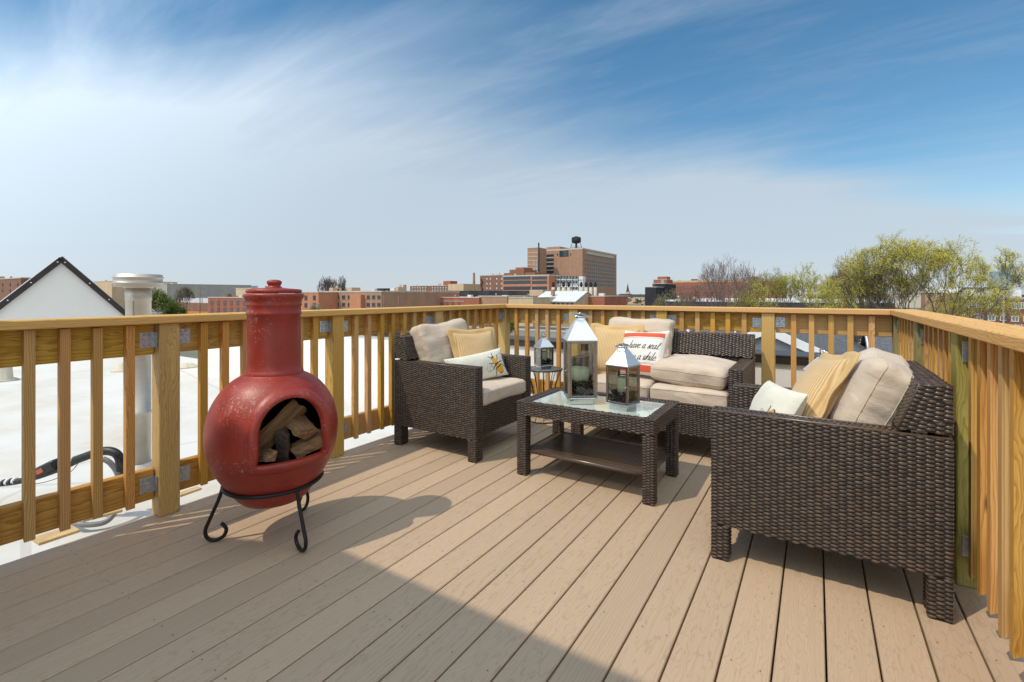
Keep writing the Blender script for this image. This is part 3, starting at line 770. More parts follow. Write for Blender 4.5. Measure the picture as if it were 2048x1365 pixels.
def frame(normal, up, roll=0):
    z = Vector(normal).normalized(); y = Vector(up); y = (y - z * y.dot(z)).normalized(); x = y.cross(z)
    m = Matrix((x, y, z)).transposed()
    return m @ Matrix.Rotation(roll, 3, 'Z')
class Pillow:
    def __init__(s, w, h, t, k=.09, seed=1, wr=.004): s.w, s.h, s.t, s.k, s.seed, s.wr = w, h, t, k, seed, wr
    def P(s, a, b, side, off=0):
        x = s.w / 2 * a * (1 - s.k * (1 - b * b) * abs(a) ** 3); y = s.h / 2 * b * (1 - s.k * (1 - a * a) * abs(b) ** 3)
        z = s.t / 2 * (max(0, (1 - a * a)) * max(0, (1 - b * b))) ** .42
        q = Vector((x, y, z * side)); e = Vector((s.seed, s.seed * 2.3, side * 5))
        z2 = noise.noise(q * 11 + e) * s.wr * 1.5 + noise.noise(q * 28 + e) * s.wr * .5
        edge = min(1, 6 * (1 - max(abs(a), abs(b))))
        return Vector((x, y, (z + (z2 + off) * 1) * side * (1 if off else 1) if edge >= 1 else (z + z2 * edge + off) * side))
    def build(s, name, label, cat, group, mat, loc, rot, flange=0, fmat=None):
        n = 30; b = MB()
        for side in (1, -1):
            b.grid([s.P(-math.cos(math.pi * i / (n - 1)) * .0 + (-1 + 2 * i / (n - 1)), -1 + 2 * j / (n - 1), side) for i in range(n) for j in range(n)], n, n, True, 0, flip=side < 0)
        o = b.build(name, M[mat]); o.matrix_world = Matrix.Translation(loc) @ rot.to_4x4(); tag(o, label, cat, group)
        if flange:
            f = MB(); N_ = 18; loop = []
            for (x0, y0, x1, y1) in ((-1, -1, 1, -1), (1, -1, 1, 1), (1, 1, -1, 1), (-1, 1, -1, -1)):
                for k in range(N_): loop.append((x0 + (x1 - x0) * k / N_, y0 + (y1 - y0) * k / N_))
            vs = []; m = len(loop)
            for i, (a, c) in enumerate(loop):
                p = s.P(a, c, 1); p.z = 0; d = Vector((a if abs(a) > .99 else 0, c if abs(c) > .99 else 0, 0)).normalized()
                wv = math.sin(i * .55 + s.seed) * .006 + noise.noise(Vector((i * .21, s.seed, 0))) * .010
                for (r, dz) in ((-.006, .005), (flange * .5, .0035 + wv * .6), (flange, .002 + wv), (flange, -.002 + wv), (flange * .5, -.0035 + wv * .6), (-.006, -.005)):
                    vs.append(p + d * r + Vector((0, 0, dz)))
            fs = [(i * 6 + k, i * 6 + k + 1, ((i + 1) % m) * 6 + k + 1, ((i + 1) % m) * 6 + k) for i in range(m) for k in range(5)]
            f.add(vs, fs, True); f.build('flange', M[fmat or mat], o)
        return o
    def surf(s, x, y, off=.0015):
        a = x / (s.w / 2); b = y / (s.h / 2)
        for _ in range(4):
            a = max(-.995, min(.995, x / (s.w / 2) / (1 - s.k * (1 - b * b) * abs(a) ** 3))); b = max(-.995, min(.995, y / (s.h / 2) / (1 - s.k * (1 - a * a) * abs(b) ** 3)))
        p = s.P(a, b, 1); return Vector((x, y, p.z + off))
    def ellipse(s, mb, cx, cy, rx, ry, rot=0, off=.0015, mat=0, rings=4, seg=20, jag=0):
        vs = [s.surf(cx, cy, off)]; c, d = math.cos(rot), math.sin(rot)
        for r in range(1, rings + 1):
            for k in range(seg):
                a = 2 * math.pi * k / seg; jj = 1 + (jag * math.sin(k * 7.3) if r == rings else 0); x, y = rx * r / rings * math.cos(a) * jj, ry * r / rings * math.sin(a) * jj
                vs.append(s.surf(cx + x * c - y * d, cy + x * d + y * c, off))
        fs = [(0, 1 + k, 1 + (k + 1) % seg) for k in range(seg)]
        for r in range(1, rings):
            for k in range(seg):
                a = 1 + (r - 1) * seg; fs.append((a + k, a + seg + k, a + seg + (k + 1) % seg, a + (k + 1) % seg))
        mb.add(vs, fs, True, mat)
    def stroke(s, mb, pts, wd, off=.0016, mat=0, nib=None, n=6):
        P = catmull([(x, y, 0) for x, y in pts], n) if len(pts) > 2 else [Vector((x, y, 0)) for x, y in pts]
        vs = []
        for i, q in enumerate(P):
            t = (P[min(i + 1, len(P) - 1)] - P[max(i - 1, 0)]).normalized(); nn = Vector((-t.y, t.x, 0))
            ww = wd if nib is None else wd * (.28 + .9 * abs(nn.x * math.cos(nib) + nn.y * math.sin(nib)))
            for sg in (-1, 1): vs.append(s.surf(q.x + nn.x * ww / 2 * sg, q.y + nn.y * ww / 2 * sg, off))
        mb.add(vs, [(2 * i, 2 * i + 1, 2 * i + 3, 2 * i + 2) for i in range(len(P) - 1)], True, mat)
M['bee_yellow'] = simple('yellow_embroidery', (.78, .38, .02), .85, var=.15, vs=200, bump=.5, bs=500)
M['bee_black'] = simple('black_embroidery', (.02, .018, .016), .85, bump=.5, bs=500)
M['bee_tan'] = simple('tan_stitching', (.42, .33, .2), .9)
M['stripe_red'] = fabric('red_stripe_cloth', (.62, .10, .045), 700, .06, .2)
M['ink'] = simple('dark_brown_ink', (.05, .036, .028), .9)
def bee(pl, o, cx, cy, sc, ang):
    c, d = math.cos(ang), math.sin(ang)
    T = lambda x, y: (cx + (x * c - y * d) * sc, cy + (x * d + y * c) * sc)
    b = MB()
    def el(x, y, rx, ry, off, mat, jag=.03): pl.ellipse(b, *T(x, y), rx * sc, ry * sc, ang, off, mat, 4, 18, jag)
    el(-.60, .02, .12, .17, .0018, 1); el(-.35, .0, .27, .25, .0022, 0); el(-.02, 0, .20, .20, .0019, 1); el(.42, 0, .40, .33, .0023, 0); el(.78, 0, .11, .2, .0019, 1); el(.26, 0, .05, .32, .0026, 1, 0)
    for s in (-1, 1):
        pl.stroke(b, [T(-.66, .08 * s), T(-.85, .2 * s), T(-.98, .3 * s)], .045 * sc, mat=1)
        for x, e in ((-.2, -.25), (.0, .1), (.12, .45)): pl.stroke(b, [T(x, .18 * s), T(x + e * .5, .42 * s), T(x + e, .50 * s), T(x + e * 1.3, .62 * s)], .06 * sc, mat=1)
        out = [T(-.2, .2 * s), T(-.5, .65 * s), T(-.35, 1.05 * s), T(.0, 1.05 * s), T(.08, .7 * s), T(-.1, .22 * s)]
        pl.stroke(b, out, .028 * sc, mat=2)
        rg = random.Random(4)
        for k in range(26): x, y = rg.uniform(-.36, .02), rg.uniform(.45, .98); pl.ellipse(b, *T(x, y * s), .022 * sc, .022 * sc, 0, .0018, 2, 1, 5)
    b.build('embroidered_bee', [M['bee_yellow'], M['bee_black'], M['bee_tan']], o)
GL = {'h': ([[(.22, 2.05), (.12, 1.2), (0, 0)], [(.03, .35), (.22, .85), (.45, 1.0), (.56, .75), (.5, .15), (.6, 0), (.8, .2)]], .82),
 'a': ([[(.62, .82), (.42, 1.0), (.12, .75), (.04, .3), (.2, 0), (.45, .22), (.64, .9)], [(.66, 1.0), (.58, .25), (.68, 0), (.92, .2)]], .92),
 'v': ([[(0, .8), (.12, 1.0), (.2, .5), (.28, 0), (.5, .45), (.6, 1.0), (.78, .85)]], .78),
 'e': ([[(.04, .42), (.4, .6), (.46, .9), (.3, 1.0), (.08, .7), (.06, .25), (.26, 0), (.5, .12), (.68, .3)]], .68),
 's': ([[(0, .1), (.3, .75), (.38, 1.0), (.42, .7), (.46, .25), (.28, 0), (.06, .1)], [(.46, .1), (.62, .22)]], .62),
 't': ([[(.3, 1.75), (.16, .7), (.14, .2), (.26, 0), (.5, .2)], [(-.02, 1.08), (.2, 1.14), (.46, 1.1)]], .5),
 'y': ([[(0, .8), (.1, 1.0), (.1, .4), (.22, .05), (.42, .3), (.6, 1.0)], [(.6, 1.0), (.48, -.1), (.25, -.95), (.02, -.85), (.2, -.4), (.8, .15)]], .8),
 'w': ([[(0, .8), (.1, 1.0), (.1, .35), (.22, 0), (.4, .35), (.48, .95), (.46, .3), (.6, 0), (.8, .4), (.84, 1.0), (1.0, .85)]], 1.0),
 'i': ([[(.08, 1.0), (.02, .25), (.14, 0), (.34, .2)], [(.12, 1.42), (.15, 1.5)]], .34),
 'l': ([[(.26, 2.05), (.12, 1.0), (.06, .2), (.18, 0), (.36, .2)]], .36), ' ': ([], .55)}
def script(pl, o, lines, xh, x0, y0, lead):
    b = MB()
    for li, (txt, dx) in enumerate(lines):
        x = x0 + dx; y = y0 - li * lead
        for ch in txt:
            st, adv = GL[ch]
            for s in st: pl.stroke(b, [(x + (px + .32 * py) * xh, y + py * xh) for px, py in s], xh * .155, nib=R(20), n=7)
            x += adv * xh * .98
    b.build('lettering', M['ink'], o)

GB, GS = 'taupe back cushions', 'taupe seat cushions'
# right (nearest) armchair: faces -x
CX, CU = .008, 1.968 + CH_W / 2
def seat_rot(rz): return Matrix.Rotation(rz, 3, 'Z')
box_cushion('seat_cushion', 'taupe seat cushion in the nearest armchair under the cream pillow', GS, .505, .60, .10, (CX - .05, CU, .375), seat_rot(R(90)) , 2, .10, .03)
box_cushion('back_cushion', 'plump taupe back cushion leaning in the nearest armchair', GB,   .49, .40, .15, (.168, CU + .015, .597), frame((-1, -.02, .42), (.35, 0, 1), R(-3)), 3, .45, .055, wr=.012)
pl = Pillow(.36, .36, .13, .10, 5); pl.build('tan_pillow', 'tan ribbed pillow with wide flange in the nearest armchair', 'pillow', 'tan ribbed pillows', 'burlap', (-.01, CU + .02, .60), frame((-1, -.22, .55), (.5, .1, 1), R(9)), .032, 'tan_flange')
pl = Pillow(.44, .22, .11, .08, 6); o = pl.build('lumbar_pillow', 'cream lumbar pillow with embroidered bee in the nearest armchair', 'pillow', 'cream bee pillows', 'cream', (-.15, CU - .02, .535), frame((-1, -.35, .55), (.5, .15, 1), R(5)))
bee(pl, o, .115, -.055, .07, R(60))
# left armchair: faces +x
LX, LU = -2.068, 2.63
box_cushion('seat_cushion', 'taupe seat cushion in the left armchair below the bee pillow', GS, .505, .62, .10, (LX + .05, LU, .375), seat_rot(R(90)), 7, .10, .03)
box_cushion('back_cushion', 'taupe back cushion leaning in the left armchair', GB, .50, .42, .13, (LX - .165, LU - .005, .615), frame((1, -.10, .33), (-.3, 0, 1), R(2)), 8, .40, .05, wr=.012)
pl = Pillow(.36, .34, .12, .13, 9); pl.build('tan_pillow', 'tan ribbed pillow with wide flange in the left armchair', 'pillow', 'tan ribbed pillows', 'burlap', (LX + .02, LU + .115, .59), frame((1, -.32, .42), (-.4, .1, 1), R(-2)), .034, 'tan_flange')
pl = Pillow(.47, .20, .10, .08, 10); o = pl.build('lumbar_pillow', 'cream lumbar pillow with yellow and black bee in the left armchair', 'pillow', 'cream bee pillows', 'cream', (LX + .105, LU + .01, .515), frame((1, -.42, .40), (-.4, .1, 1), R(3)))
bee(pl, o, .135, -.012, .085, R(-62))
# loveseat: faces -y
SX, SU = -.912, 3.418
box_cushion('seat_cushion', 'left seat cushion of the loveseat behind the lanterns', GS, .472, .60, .105, (SX - .238, SU - .05, .377), seat_rot(0), 11, .12, .03)
box_cushion('seat_cushion', 'right seat cushion of the loveseat beneath the fallen back cushion', GS, .472, .60, .105, (SX + .238, SU - .05, .377), seat_rot(0), 12, .10, .03)
box_cushion('back_cushion', 'upright taupe back cushion at the left of the loveseat', GB, .50, .43, .12, (SX - .225, SU + .165, .625), frame((0, -1, .26), (0, .3, 1), R(0)), 13, .35, .045, wr=.010)
box_cushion('back_cushion', 'plump taupe cushion lying flat on the right seat of the loveseat', GB, .50, .45, .12, (SX + .235, SU - .07, .505), frame((.02, -.06, 1), (.1, 1, 0), 0), 14, .55, .055, wr=.012)
pl = Pillow(.36, .36, .12, .12, 15); pl.build('tan_pillow', 'tan ribbed pillow at the left end of the loveseat', 'pillow', 'tan ribbed pillows', 'burlap', (SX - .355, SU - .005, .60), frame((.12, -1, .42), (0, .4, 1), R(2)), .032, 'tan_flange')
pl = Pillow(.37, .34, .12, .10, 16); o = pl.build('slogan_pillow', 'white pillow with red stripes and script lettering on the loveseat', 'pillow', None, 'white_cloth', (SX - .125, SU - .075, .600), frame((-.30, -1, .42), (0, .4, 1), R(-3)))
b = MB()
for y0, y1 in ((.108, .140), (-.142, -.098)):
    n = 24; P = [pl.surf(-.168 + .336 * i / (n - 1), y0 + (y1 - y0) * j / 3, .0014) for i in range(n) for j in range(4)]; b.grid(P, n, 4, True)
for y in (.098, -.088, -.080): 
    n = 24; P = [pl.surf(-.165 + .33 * i / (n - 1), y + .0016 * j, .0014) for i in range(n) for j in range(2)]; b.grid(P, n, 2, True)
b.build('red_stripe', M['stripe_red'], o)
script(pl, o, [('have a seat', 0), ('stay a while', -.012)], .0290, -.080, .020, .082)

# ---------------------------------------------------------------- chiminea, stand and firewood
CHX, CHU = -1.938, 1.167
def fixn(me):
    bm = bmesh.new(); bm.from_mesh(me); bmesh.ops.remove_doubles(bm, verts=bm.verts, dist=1e-6); bmesh.ops.recalc_face_normals(bm, faces=bm.faces); bm.to_mesh(me); bm.free()
def chiminea():
    e = empty('chiminea', (CHX, CHU, 0)); tag(e, 'red painted clay chiminea with round belly and lidded chimney', 'chiminea')
    prof = [(.0, .156), (.105, .158), (.130, .170), (.152, .195), (.182, .238), (.215, .292), (.241, .356), (.2535, .430), (.2510, .490), (.2375, .548), (.213, .598), (.181, .640), (.146, .668), (.120, .682), (.110, .690)]
    prof = [(max(0, p.x), p.z) for p in catmull([(r, 0, z) for r, z in prof], 4)]
    inner = [(r - .020, z + (.02 if z < .2 else 0)) for r, z in prof if r > .06]
    n = 72; az = TH + R(-90) + math.atan2((550 - 1024), F_PX) * -1 * 0
    # opening faces the camera, turned a little to the photo's right
    cdir = (Vector((0, 0, 0)) - Vector((CHX, CHU, 0))); base = math.atan2(cdir.y, cdir.x) + R(17.5)
    b = MB()
    b.lathe(prof, n); outer_n = b.n
    shell = MB(); shell.lathe(prof[1:], n); 
    vs = []; fs = []
    m = len(prof)
    sh = MB(); sh.lathe([(.03, prof[0][1])] + [q for q in prof if q[0] > .05] + inner[::-1] + [(.03, inner[0][1])], n)
    me = sh.mesh('body', [M['red'], M['soot']])
    fixn(me); bo = bpy.data.objects.new('body', me); COL.objects.link(bo)
    # arched cutter along the opening direction
    cut = MB(); hw, zb, zc = .132, .368, .474
    arc = [(-hw, zb), (hw, zb)] + [(hw * math.cos(a), zc + .142 * math.sin(a)) for a in np.linspace(0, math.pi, 24)]
    Mx = Matrix.Rotation(base, 4, 'Z')
    cut.prism(arc, 'x', .06, .5, M=Mx)
    cm = cut.mesh('cutter', M['red']); fixn(cm); co = bpy.data.objects.new('cutter', cm); COL.objects.link(co)
    md = bo.modifiers.new('b', 'BOOLEAN'); md.operation = 'DIFFERENCE'; md.object = co; md.solver = 'EXACT'
    dg = bpy.context.evaluated_depsgraph_get(); dg.update(); ev = bo.evaluated_get(dg)
    nm = bpy.data.meshes.new_from_object(ev); bo.modifiers.clear(); bo.data = nm; nm.name = 'body'
    bpy.data.objects.remove(co)
    if len(nm.materials) < 2: nm.materials.clear(); nm.materials.append(M['red']); nm.materials.append(M['soot'])
    rad_in = lambda z: np.interp(z, [q[1] for q in inner], [q[0] for q in inner])
    for p in nm.polygons:
        c = p.center; r = math.hypot(c.x, c.y); p.use_smooth = True
        inn = r < np.interp(c.z, [q[1] for q in prof], [q[0] for q in prof]) - .017 and c.z > .14
        p.material_index = 1 if inn else 0
    bo.parent = e
    # raised lip round the opening
    def on_body(y, z, off):
        r = np.interp(z, [q[1] for q in prof], [q[0] for q in prof]); x = math.sqrt(max(1e-4, r * r - y * y))
        return Vector((x, y, z)) + Vector((x, y, 0)).normalized() * off
    ol = []
    for k in range(16): ol.append((-hw + 2 * hw * k / 16, zb))
    for k in range(8): ol.append((hw, zb + (zc - zb) * k / 8))
    for a in np.linspace(0, math.pi, 36)[:-1]: ol.append((hw * math.cos(a), zc + .142 * math.sin(a)))
    for k in range(8): ol.append((-hw, zc - (zc - zb) * k / 8))
    N_ = len(ol); vs = []
    cy, cz = 0, .39
    for i, (y, z) in enumerate(ol):
        y0, z0 = ol[i - 1]; y1, z1 = ol[(i + 1) % N_]; tx, tz = y1 - y0, z1 - z0; ln = math.hypot(tx, tz); oy, oz = tz / ln, -tx / ln
        for (d, off) in ((-.004, -.022), (-.006, .002), (-.002, .010), (.010, .013), (.022, .011), (.031, .004), (.036, -.004)):
            yy, zz = y + oy * d, z + oz * d; vs.append(Mx @ on_body(yy, zz, off))
    K = 7; fs = [(i * K + k, ((i + 1) % N_) * K + k, ((i + 1) % N_) * K + k + 1, i * K + k + 1) for i in range(N_) for k in range(K - 1)]
    lp = MB(); lp.add(vs, fs, True); lp.build('opening_lip', M['red'], e)
    c = MB(); cp = [(.108, .676), (.114, .682), (.115, .692), (.110, .700), (.1065, .707), (.1055, .73), (.1035, .80), (.1025, .87), (.1025, .930), (.106, .934), (.1075, .940), (.1045, .946), (.1035, .965), (.106, .969), (.108, .975), (.1055, .981), (.107, .990), (.111, 1.000), (.1155, 1.006), (.1175, 1.014), (.1145, 1.020), (.106, 1.021), (.090, 1.019), (.088, .98), (.088, .70)]
    c.lathe(cp, 56); c.build('chimney', M['red'], e)
    l = MB(); l.lathe([(0, 1.0225), (.103, 1.0225), (.1075, 1.026), (.1080, 1.034), (.103, 1.039), (.055, 1.043), (.032, 1.046), (.025, 1.052), (.0245, 1.057), (.028, 1.062), (.0300, 1.068), (.027, 1.075), (.016, 1.079), (0, 1.080)], 48)
    l.build('lid', M['red'], e)
    # stand
    s = empty('chiminea_stand', (CHX, CHU, 0)); tag(s, 'black wrought iron ring stand with three scrolled feet under the red chiminea', 'stand')
    zr, rr = .236, .1885
    q = MB(); q.tube([(math.cos(a) * rr, math.sin(a) * rr, zr) for a in np.linspace(0, 2 * math.pi, 64, endpoint=False)], .0075, 10, closed=True); q.build('ring', M['iron'], s)
    for fx in ((-2.115, .965), (-1.715, 1.145), (-2.035, 1.375)):
        d = Vector((fx[0] - CHX, fx[1] - CHU, 0)); d.normalize()
        prof_ = [(rr + .003, zr - .002), (rr + .017, zr - .055), (rr + .050, .10), (rr + .068, .052), (rr + .060, .019), (rr + .032, .0078), (rr + .002, .020), (rr - .008, .046), (rr + .004, .068), (rr + .012, .074)]
        t = MB(); t.tube(catmull([d * r + Vector((0, 0, z)) for r, z in prof_], 6), .0075, 10); t.build('leg', M['iron'], s)
    return base
CH_BASE = chiminea()
def firelog(label, c, d, L, r, roll, seed, dark=False):
    """split log: wedge section, rounded bark side; c centre in chiminea opening frame (x toward opening, y sideways, z up)"""
    Mx = Matrix.Translation((CHX, CHU, 0)) @ Matrix.Rotation(CH_BASE, 4, 'Z')
    dd = (Mx.to_3x3() @ Vector(d)).normalized(); rg = random.Random(seed)
    sec = [(0, 0)] + [(r * math.cos(a), r * math.sin(a)) for a in np.linspace(R(-48), R(48), 7)]
    sec = [(x - r * .55, y) for x, y in sec]
    n = 7; b = MB(); vs = []
    m = len(sec)
    for i in range(n):
        t = -L / 2 + L * i / (n - 1)
        for k, (x, y) in enumerate(sec):
            j = .06 * r; vs.append((t + (rg.uniform(-.008, .008) if i in (0, n - 1) else 0), x + rg.uniform(-j, j), y + rg.uniform(-j, j)))
    for i in range(n - 1):
        for k in range(m):
            k2 = (k + 1) % m; b.add([vs[i * m + k], vs[i * m + k2], vs[(i + 1) * m + k2], vs[(i + 1) * m + k]], [(0, 1, 2, 3)], False, 1 if 0 < k < m - 1 else 0)
    b.add([vs[k] for k in range(m)], [tuple(range(m - 1, -1, -1))]); b.add([vs[(n - 1) * m + k] for k in range(m)], [tuple(range(m))])
    rot = dd.to_track_quat('X', 'Z').to_matrix().to_4x4() @ Matrix.Rotation(roll, 4, 'X')
    o = b.build('firewood_log', [M['bark'] if dark else M['split'], M['bark'] if dark else M['split']]); o.matrix_world = Matrix.Translation(Mx @ Vector(c)) @ rot
    tag(o, label, 'log', 'split logs in the chiminea')
firelog('long split log leaning up across the chiminea mouth', (.105, -.035, .470), (.12, .52, .52), .27, .062, R(200), 1)
firelog('chunky split log with a pale torn face at the centre of the chiminea', (.150, .048, .480), (.75, .12, -.30), .13, .066, R(95), 2)
firelog('dark charred log standing in the chiminea mouth', (.140, -.010, .405), (.25, -.08, .9), .13, .050, R(10), 3, True)
firelog('thin pale split wedge at the right of the chiminea mouth', (.168, .082, .402), (.25, .85, .36), .13, .048, R(150), 4)
firelog('short split log end at the lower left of the chiminea mouth', (.160, -.085, .392), (.8, .2, .05), .10, .040, R(120), 5)

# ---------------------------------------------------------------- on the white roof: gable, flue, cable, scraps
def white_gable():
    Zg = 9.6; apex = at(122, 514, Zg); 
    d1 = Vector((SN * .97, CS * .97, 0)).normalized()
    # face runs parallel to the left railing, turned slightly toward the camera
    ax = Vector((math.cos(TH + R(50)), math.sin(TH + R(50)), 0)); back = Vector((-ax.y, ax.x, 0))
    e = empty('roof_gable', (apex.x, apex.y, ROOF_Z), (0, 0, TH + R(50))); tag(e, 'white gabled rooftop monitor with dark metal rake trim on the flat roof', 'gable')
    H = apex.z - ROOF_Z; hw = 1.5; eave = H - hw * 1.1
    b = MB(); b.prism([(-hw, 0), (hw, 0), (hw, eave), (0, H - .06), (-hw, eave)], 'y', .02, .34); b.build('wall', M['stucco'], e)
    for s in (-1, 1):
        L = math.hypot(hw + .08, (hw + .08) * 1.1); ang = math.atan2(1.1, 1)
        r = MB(); r.cbox(0, L, -.03, .42, -.012, .03, .004); o = r.build('roof_slope', M['flue'], e, (0, 0, H - .01), (0, ang if s > 0 else math.pi - ang, 0))
        t = MB(); t.cbox(.02 if s < 0 else 0, L, -.05, -.031, -.085 if s > 0 else -.015, .015 if s > 0 else .085, .004); tr = t.build('rake_trim', M['coping'], e, (0, 0, H), (0, ang if s > 0 else math.pi - ang, 0))
        sc_ = MB(); sc_.lathe([(.013, 0), (.011, .006), (0, .010)], 10)
        me = sc_.mesh('trim_screw', M['trim_white'])
        for k in range(4): inst('screw', me, tr, (( .12 if k == 0 else .22 + k * .46), -.051, -.035 if s > 0 else .035), (R(90), 0, 0))
    for px, w in ((12, .34), (214, .30)):
        pass
white_gable()
def flue():
    p = at(277, 900, 3.45); e = empty('flue_pipe', (p.x, p.y, ROOF_Z)); tag(e, 'silver metal flue pipe with wide rain cap beyond the left railing', 'flue')
    top = at(277, 577, 3.45).z - ROOF_Z; r = .075
    b = MB(); b.lathe([(r, 0), (r, .45), (r + .004, .452), (r + .004, .47), (r, .472), (r, top - .09), (r + .003, top - .088), (r + .003, top)], 36); pi = b.build('pipe', M['flue'], e)
    s = MB(); s.box(-.002, .003, -r - .003, -r + .002, 0, top - .09); s.build('seam', M['steel_dark'], pi, (0, 0, 0), (0, 0, TH + R(15)))
    R2 = r + .068
    c = MB(); c.lathe([(r * .7, top - .002), (r + .012, top + .001), (r + .012, top + .008), (R2, top + .010), (R2, top + .034), (R2 + .009, top + .036), (R2 + .009, top + .041), (R2, top + .043), (R2, top + .072), (R2 + .009, top + .074), (R2 + .009, top + .079), (R2, top + .081), (R2, top + .098), (R2 - .01, top + .101), (0, top + .104)], 40); c.build('rain_cap', M['flue'], e)
    f = MB(); f.lathe([(r + .16, .001), (r + .15, .012), (r + .03, .02), (r + .012, .10), (r + .001, .104)], 32); f.build('base_boot', M['membrane'], e)
flue()
def rv(px, py, z): 
    Z = F_PX * (CAM_H - z) / (py - HOR); return at(px, py, Z)
def cable():
    z = lambda px, py, zz: rv(px, py, zz)
    Zc = 2.75
    A = lambda px, py, d=0: at(px, py, Zc + d)
    e = empty('power_cable', A(150, 960)); e.location.z = ROOF_Z; tag(e, 'thick black power cable with splice looping over the white roof', 'cable')
    off = -e.location
    P = [A(-260, 985), A(-120, 975), A(0, 968), A(60, 958), A(120, 938), A(160, 920), A(205, 905), A(232, 906), A(244, 925), A(246, 955, .05), A(246, 985, .1), A(235, 1010, .1)]
    b = MB(); b.tube([p + off for p in catmull(P, 6)], .0165, 10); b.build('black_cable', M['black_rubber'], e)
    P = [A(150, 921), A(200, 904), A(225, 904), A(238, 915), A(242, 940, .02)]
    b = MB(); b.tube([p + off for p in catmull(P, 6)], [.024] * 25, 10); b.build('black_sleeve', M['black_rubber'], e)
    P = [A(206, 918, .08), A(220, 926, .08), A(234, 945, .08), A(241, 975, .06), A(236, 1012, .0), A(215, 1042, -.06), A(180, 1050, -.10), A(152, 1046, -.10), A(120, 1030, 0)]
    b = MB(); b.tube([p + off for p in catmull(P, 6)], .0150, 10); b.build('grey_conduit', M['grey_conduit'], e)
    d = (A(112, 930) - A(72, 950)); rot = d.to_track_quat('X', 'Z').to_euler()
    b = MB(); b.cbox(-.075, .075, -.03, .03, -.028, .028, .010); s = b.build('splice_box', M['black_rubber'], e, A(92, 938) + off, rot)
    b = MB(); b.box(-.03, .01, -.0312, -.0305, -.012, .014); b.build('label', M['tag_red'], s)
    for k in range(5):
        q = A(2 + k * 7, 967 - k * 1.2); b = MB(); b.tube([q + off - Vector((.006, .003, 0)), q + off + Vector((.006, .003, 0))], .019, 10); b.build('tape_band', M['tape_white'] if k % 2 == 0 else M['black_rubber'], e)
    P = [A(60, 970), A(100, 962), A(140, 945), A(158, 925)]
    b = MB(); b.tube([p + off for p in catmull(P, 6)], .002, 5); b.build('thin_wire', M['black_rubber'], e)
cable()
def curb():
    p = rv(60, 1000, ROOF_Z); e = MB()
    vs = []; n = 22
    for i in range(n):
        for j in range(n):
            a, c = -1 + 2 * i / (n - 1), -1 + 2 * j / (n - 1); h_ = .085 * max(0, (1 - a ** 6)) * max(0, (1 - c ** 6)) + .01 * noise.noise(Vector((a * 2, c * 2, 3)))
            vs.append((a * .62, c * .30, h_))
    e.grid(vs, n, n, True); o = e.build('membrane_curb', M['membrane'], None, (p.x, p.y, ROOF_Z + .004), (0, 0, TH + R(20))); tag(o, 'low rounded white membrane hump on the roof under the black cable', 'roof curb')
curb()
def roof_stub(label, px, py, r, h_, tan=True):
    p = rv(px, py, ROOF_Z); b = MB(); b.lathe([(r * 1.7, .002), (r * 1.6, .02), (r * 1.1, .04), (r, h_ * .9), (r * .8, h_), (0, h_ + .01)], 18)
    o = b.build('roof_vent_stub', membrane('stub_' + str(px), (.62, .55, .42), (.5, .4, .26), .4) if tan else M['membrane'], None, (p.x, p.y, ROOF_Z)); tag(o, label, 'roof vent', 'stubs on the white roof')
roof_stub('short tan vent stub at the far left edge of the white roof', 4, 762, .11, .26)
roof_stub('low tan vent stub on the white roof left of the flue pipe', 246, 742, .10, .14)
roof_stub('low tan vent stub on the white roof right of the big left post', 372, 735, .12, .07)
roof_stub('white vent stub seen between balusters behind the chiminea', 428, 712, .16, .34, False)
# planks and scraps lying along the deck edge
for k, (v0, v1, zz) in enumerate(((-2.705, -2.628, -.16), (-2.80, -2.712, -.17))):
    b = MB(); b.cbox(v0, v1, -.4, 4.2, zz - .03, zz, .003); o = b.build('trim_plank', M['trim_white']); tag(o, ['white painted plank lying tight against the left deck edge', 'outer white painted plank beyond the left deck edge'][k], 'plank', 'white planks beside the deck')
for k, (px, py, w, l, a, lab) in enumerate(((112, 1072, .10, .075, .05, 'broken yellow board scrap below the left railing'), (378, 985, .05, .06, .1, 'small yellow wood scrap behind the big left post'), (205, 1030, .06, .08, -.2, 'thin yellow wood offcut behind the grey conduit'))):
    p = rv(px, py, -.155); b = MB(); b.cbox(-l, l, -w / 2, w / 2, 0, .014, .002); o = b.build('wood_scrap', M['plywood'], None, (p.x, p.y, -.158), (0, 0, R(90) + a)); tag(o, lab, 'wood scrap', 'wood scraps beside the deck')

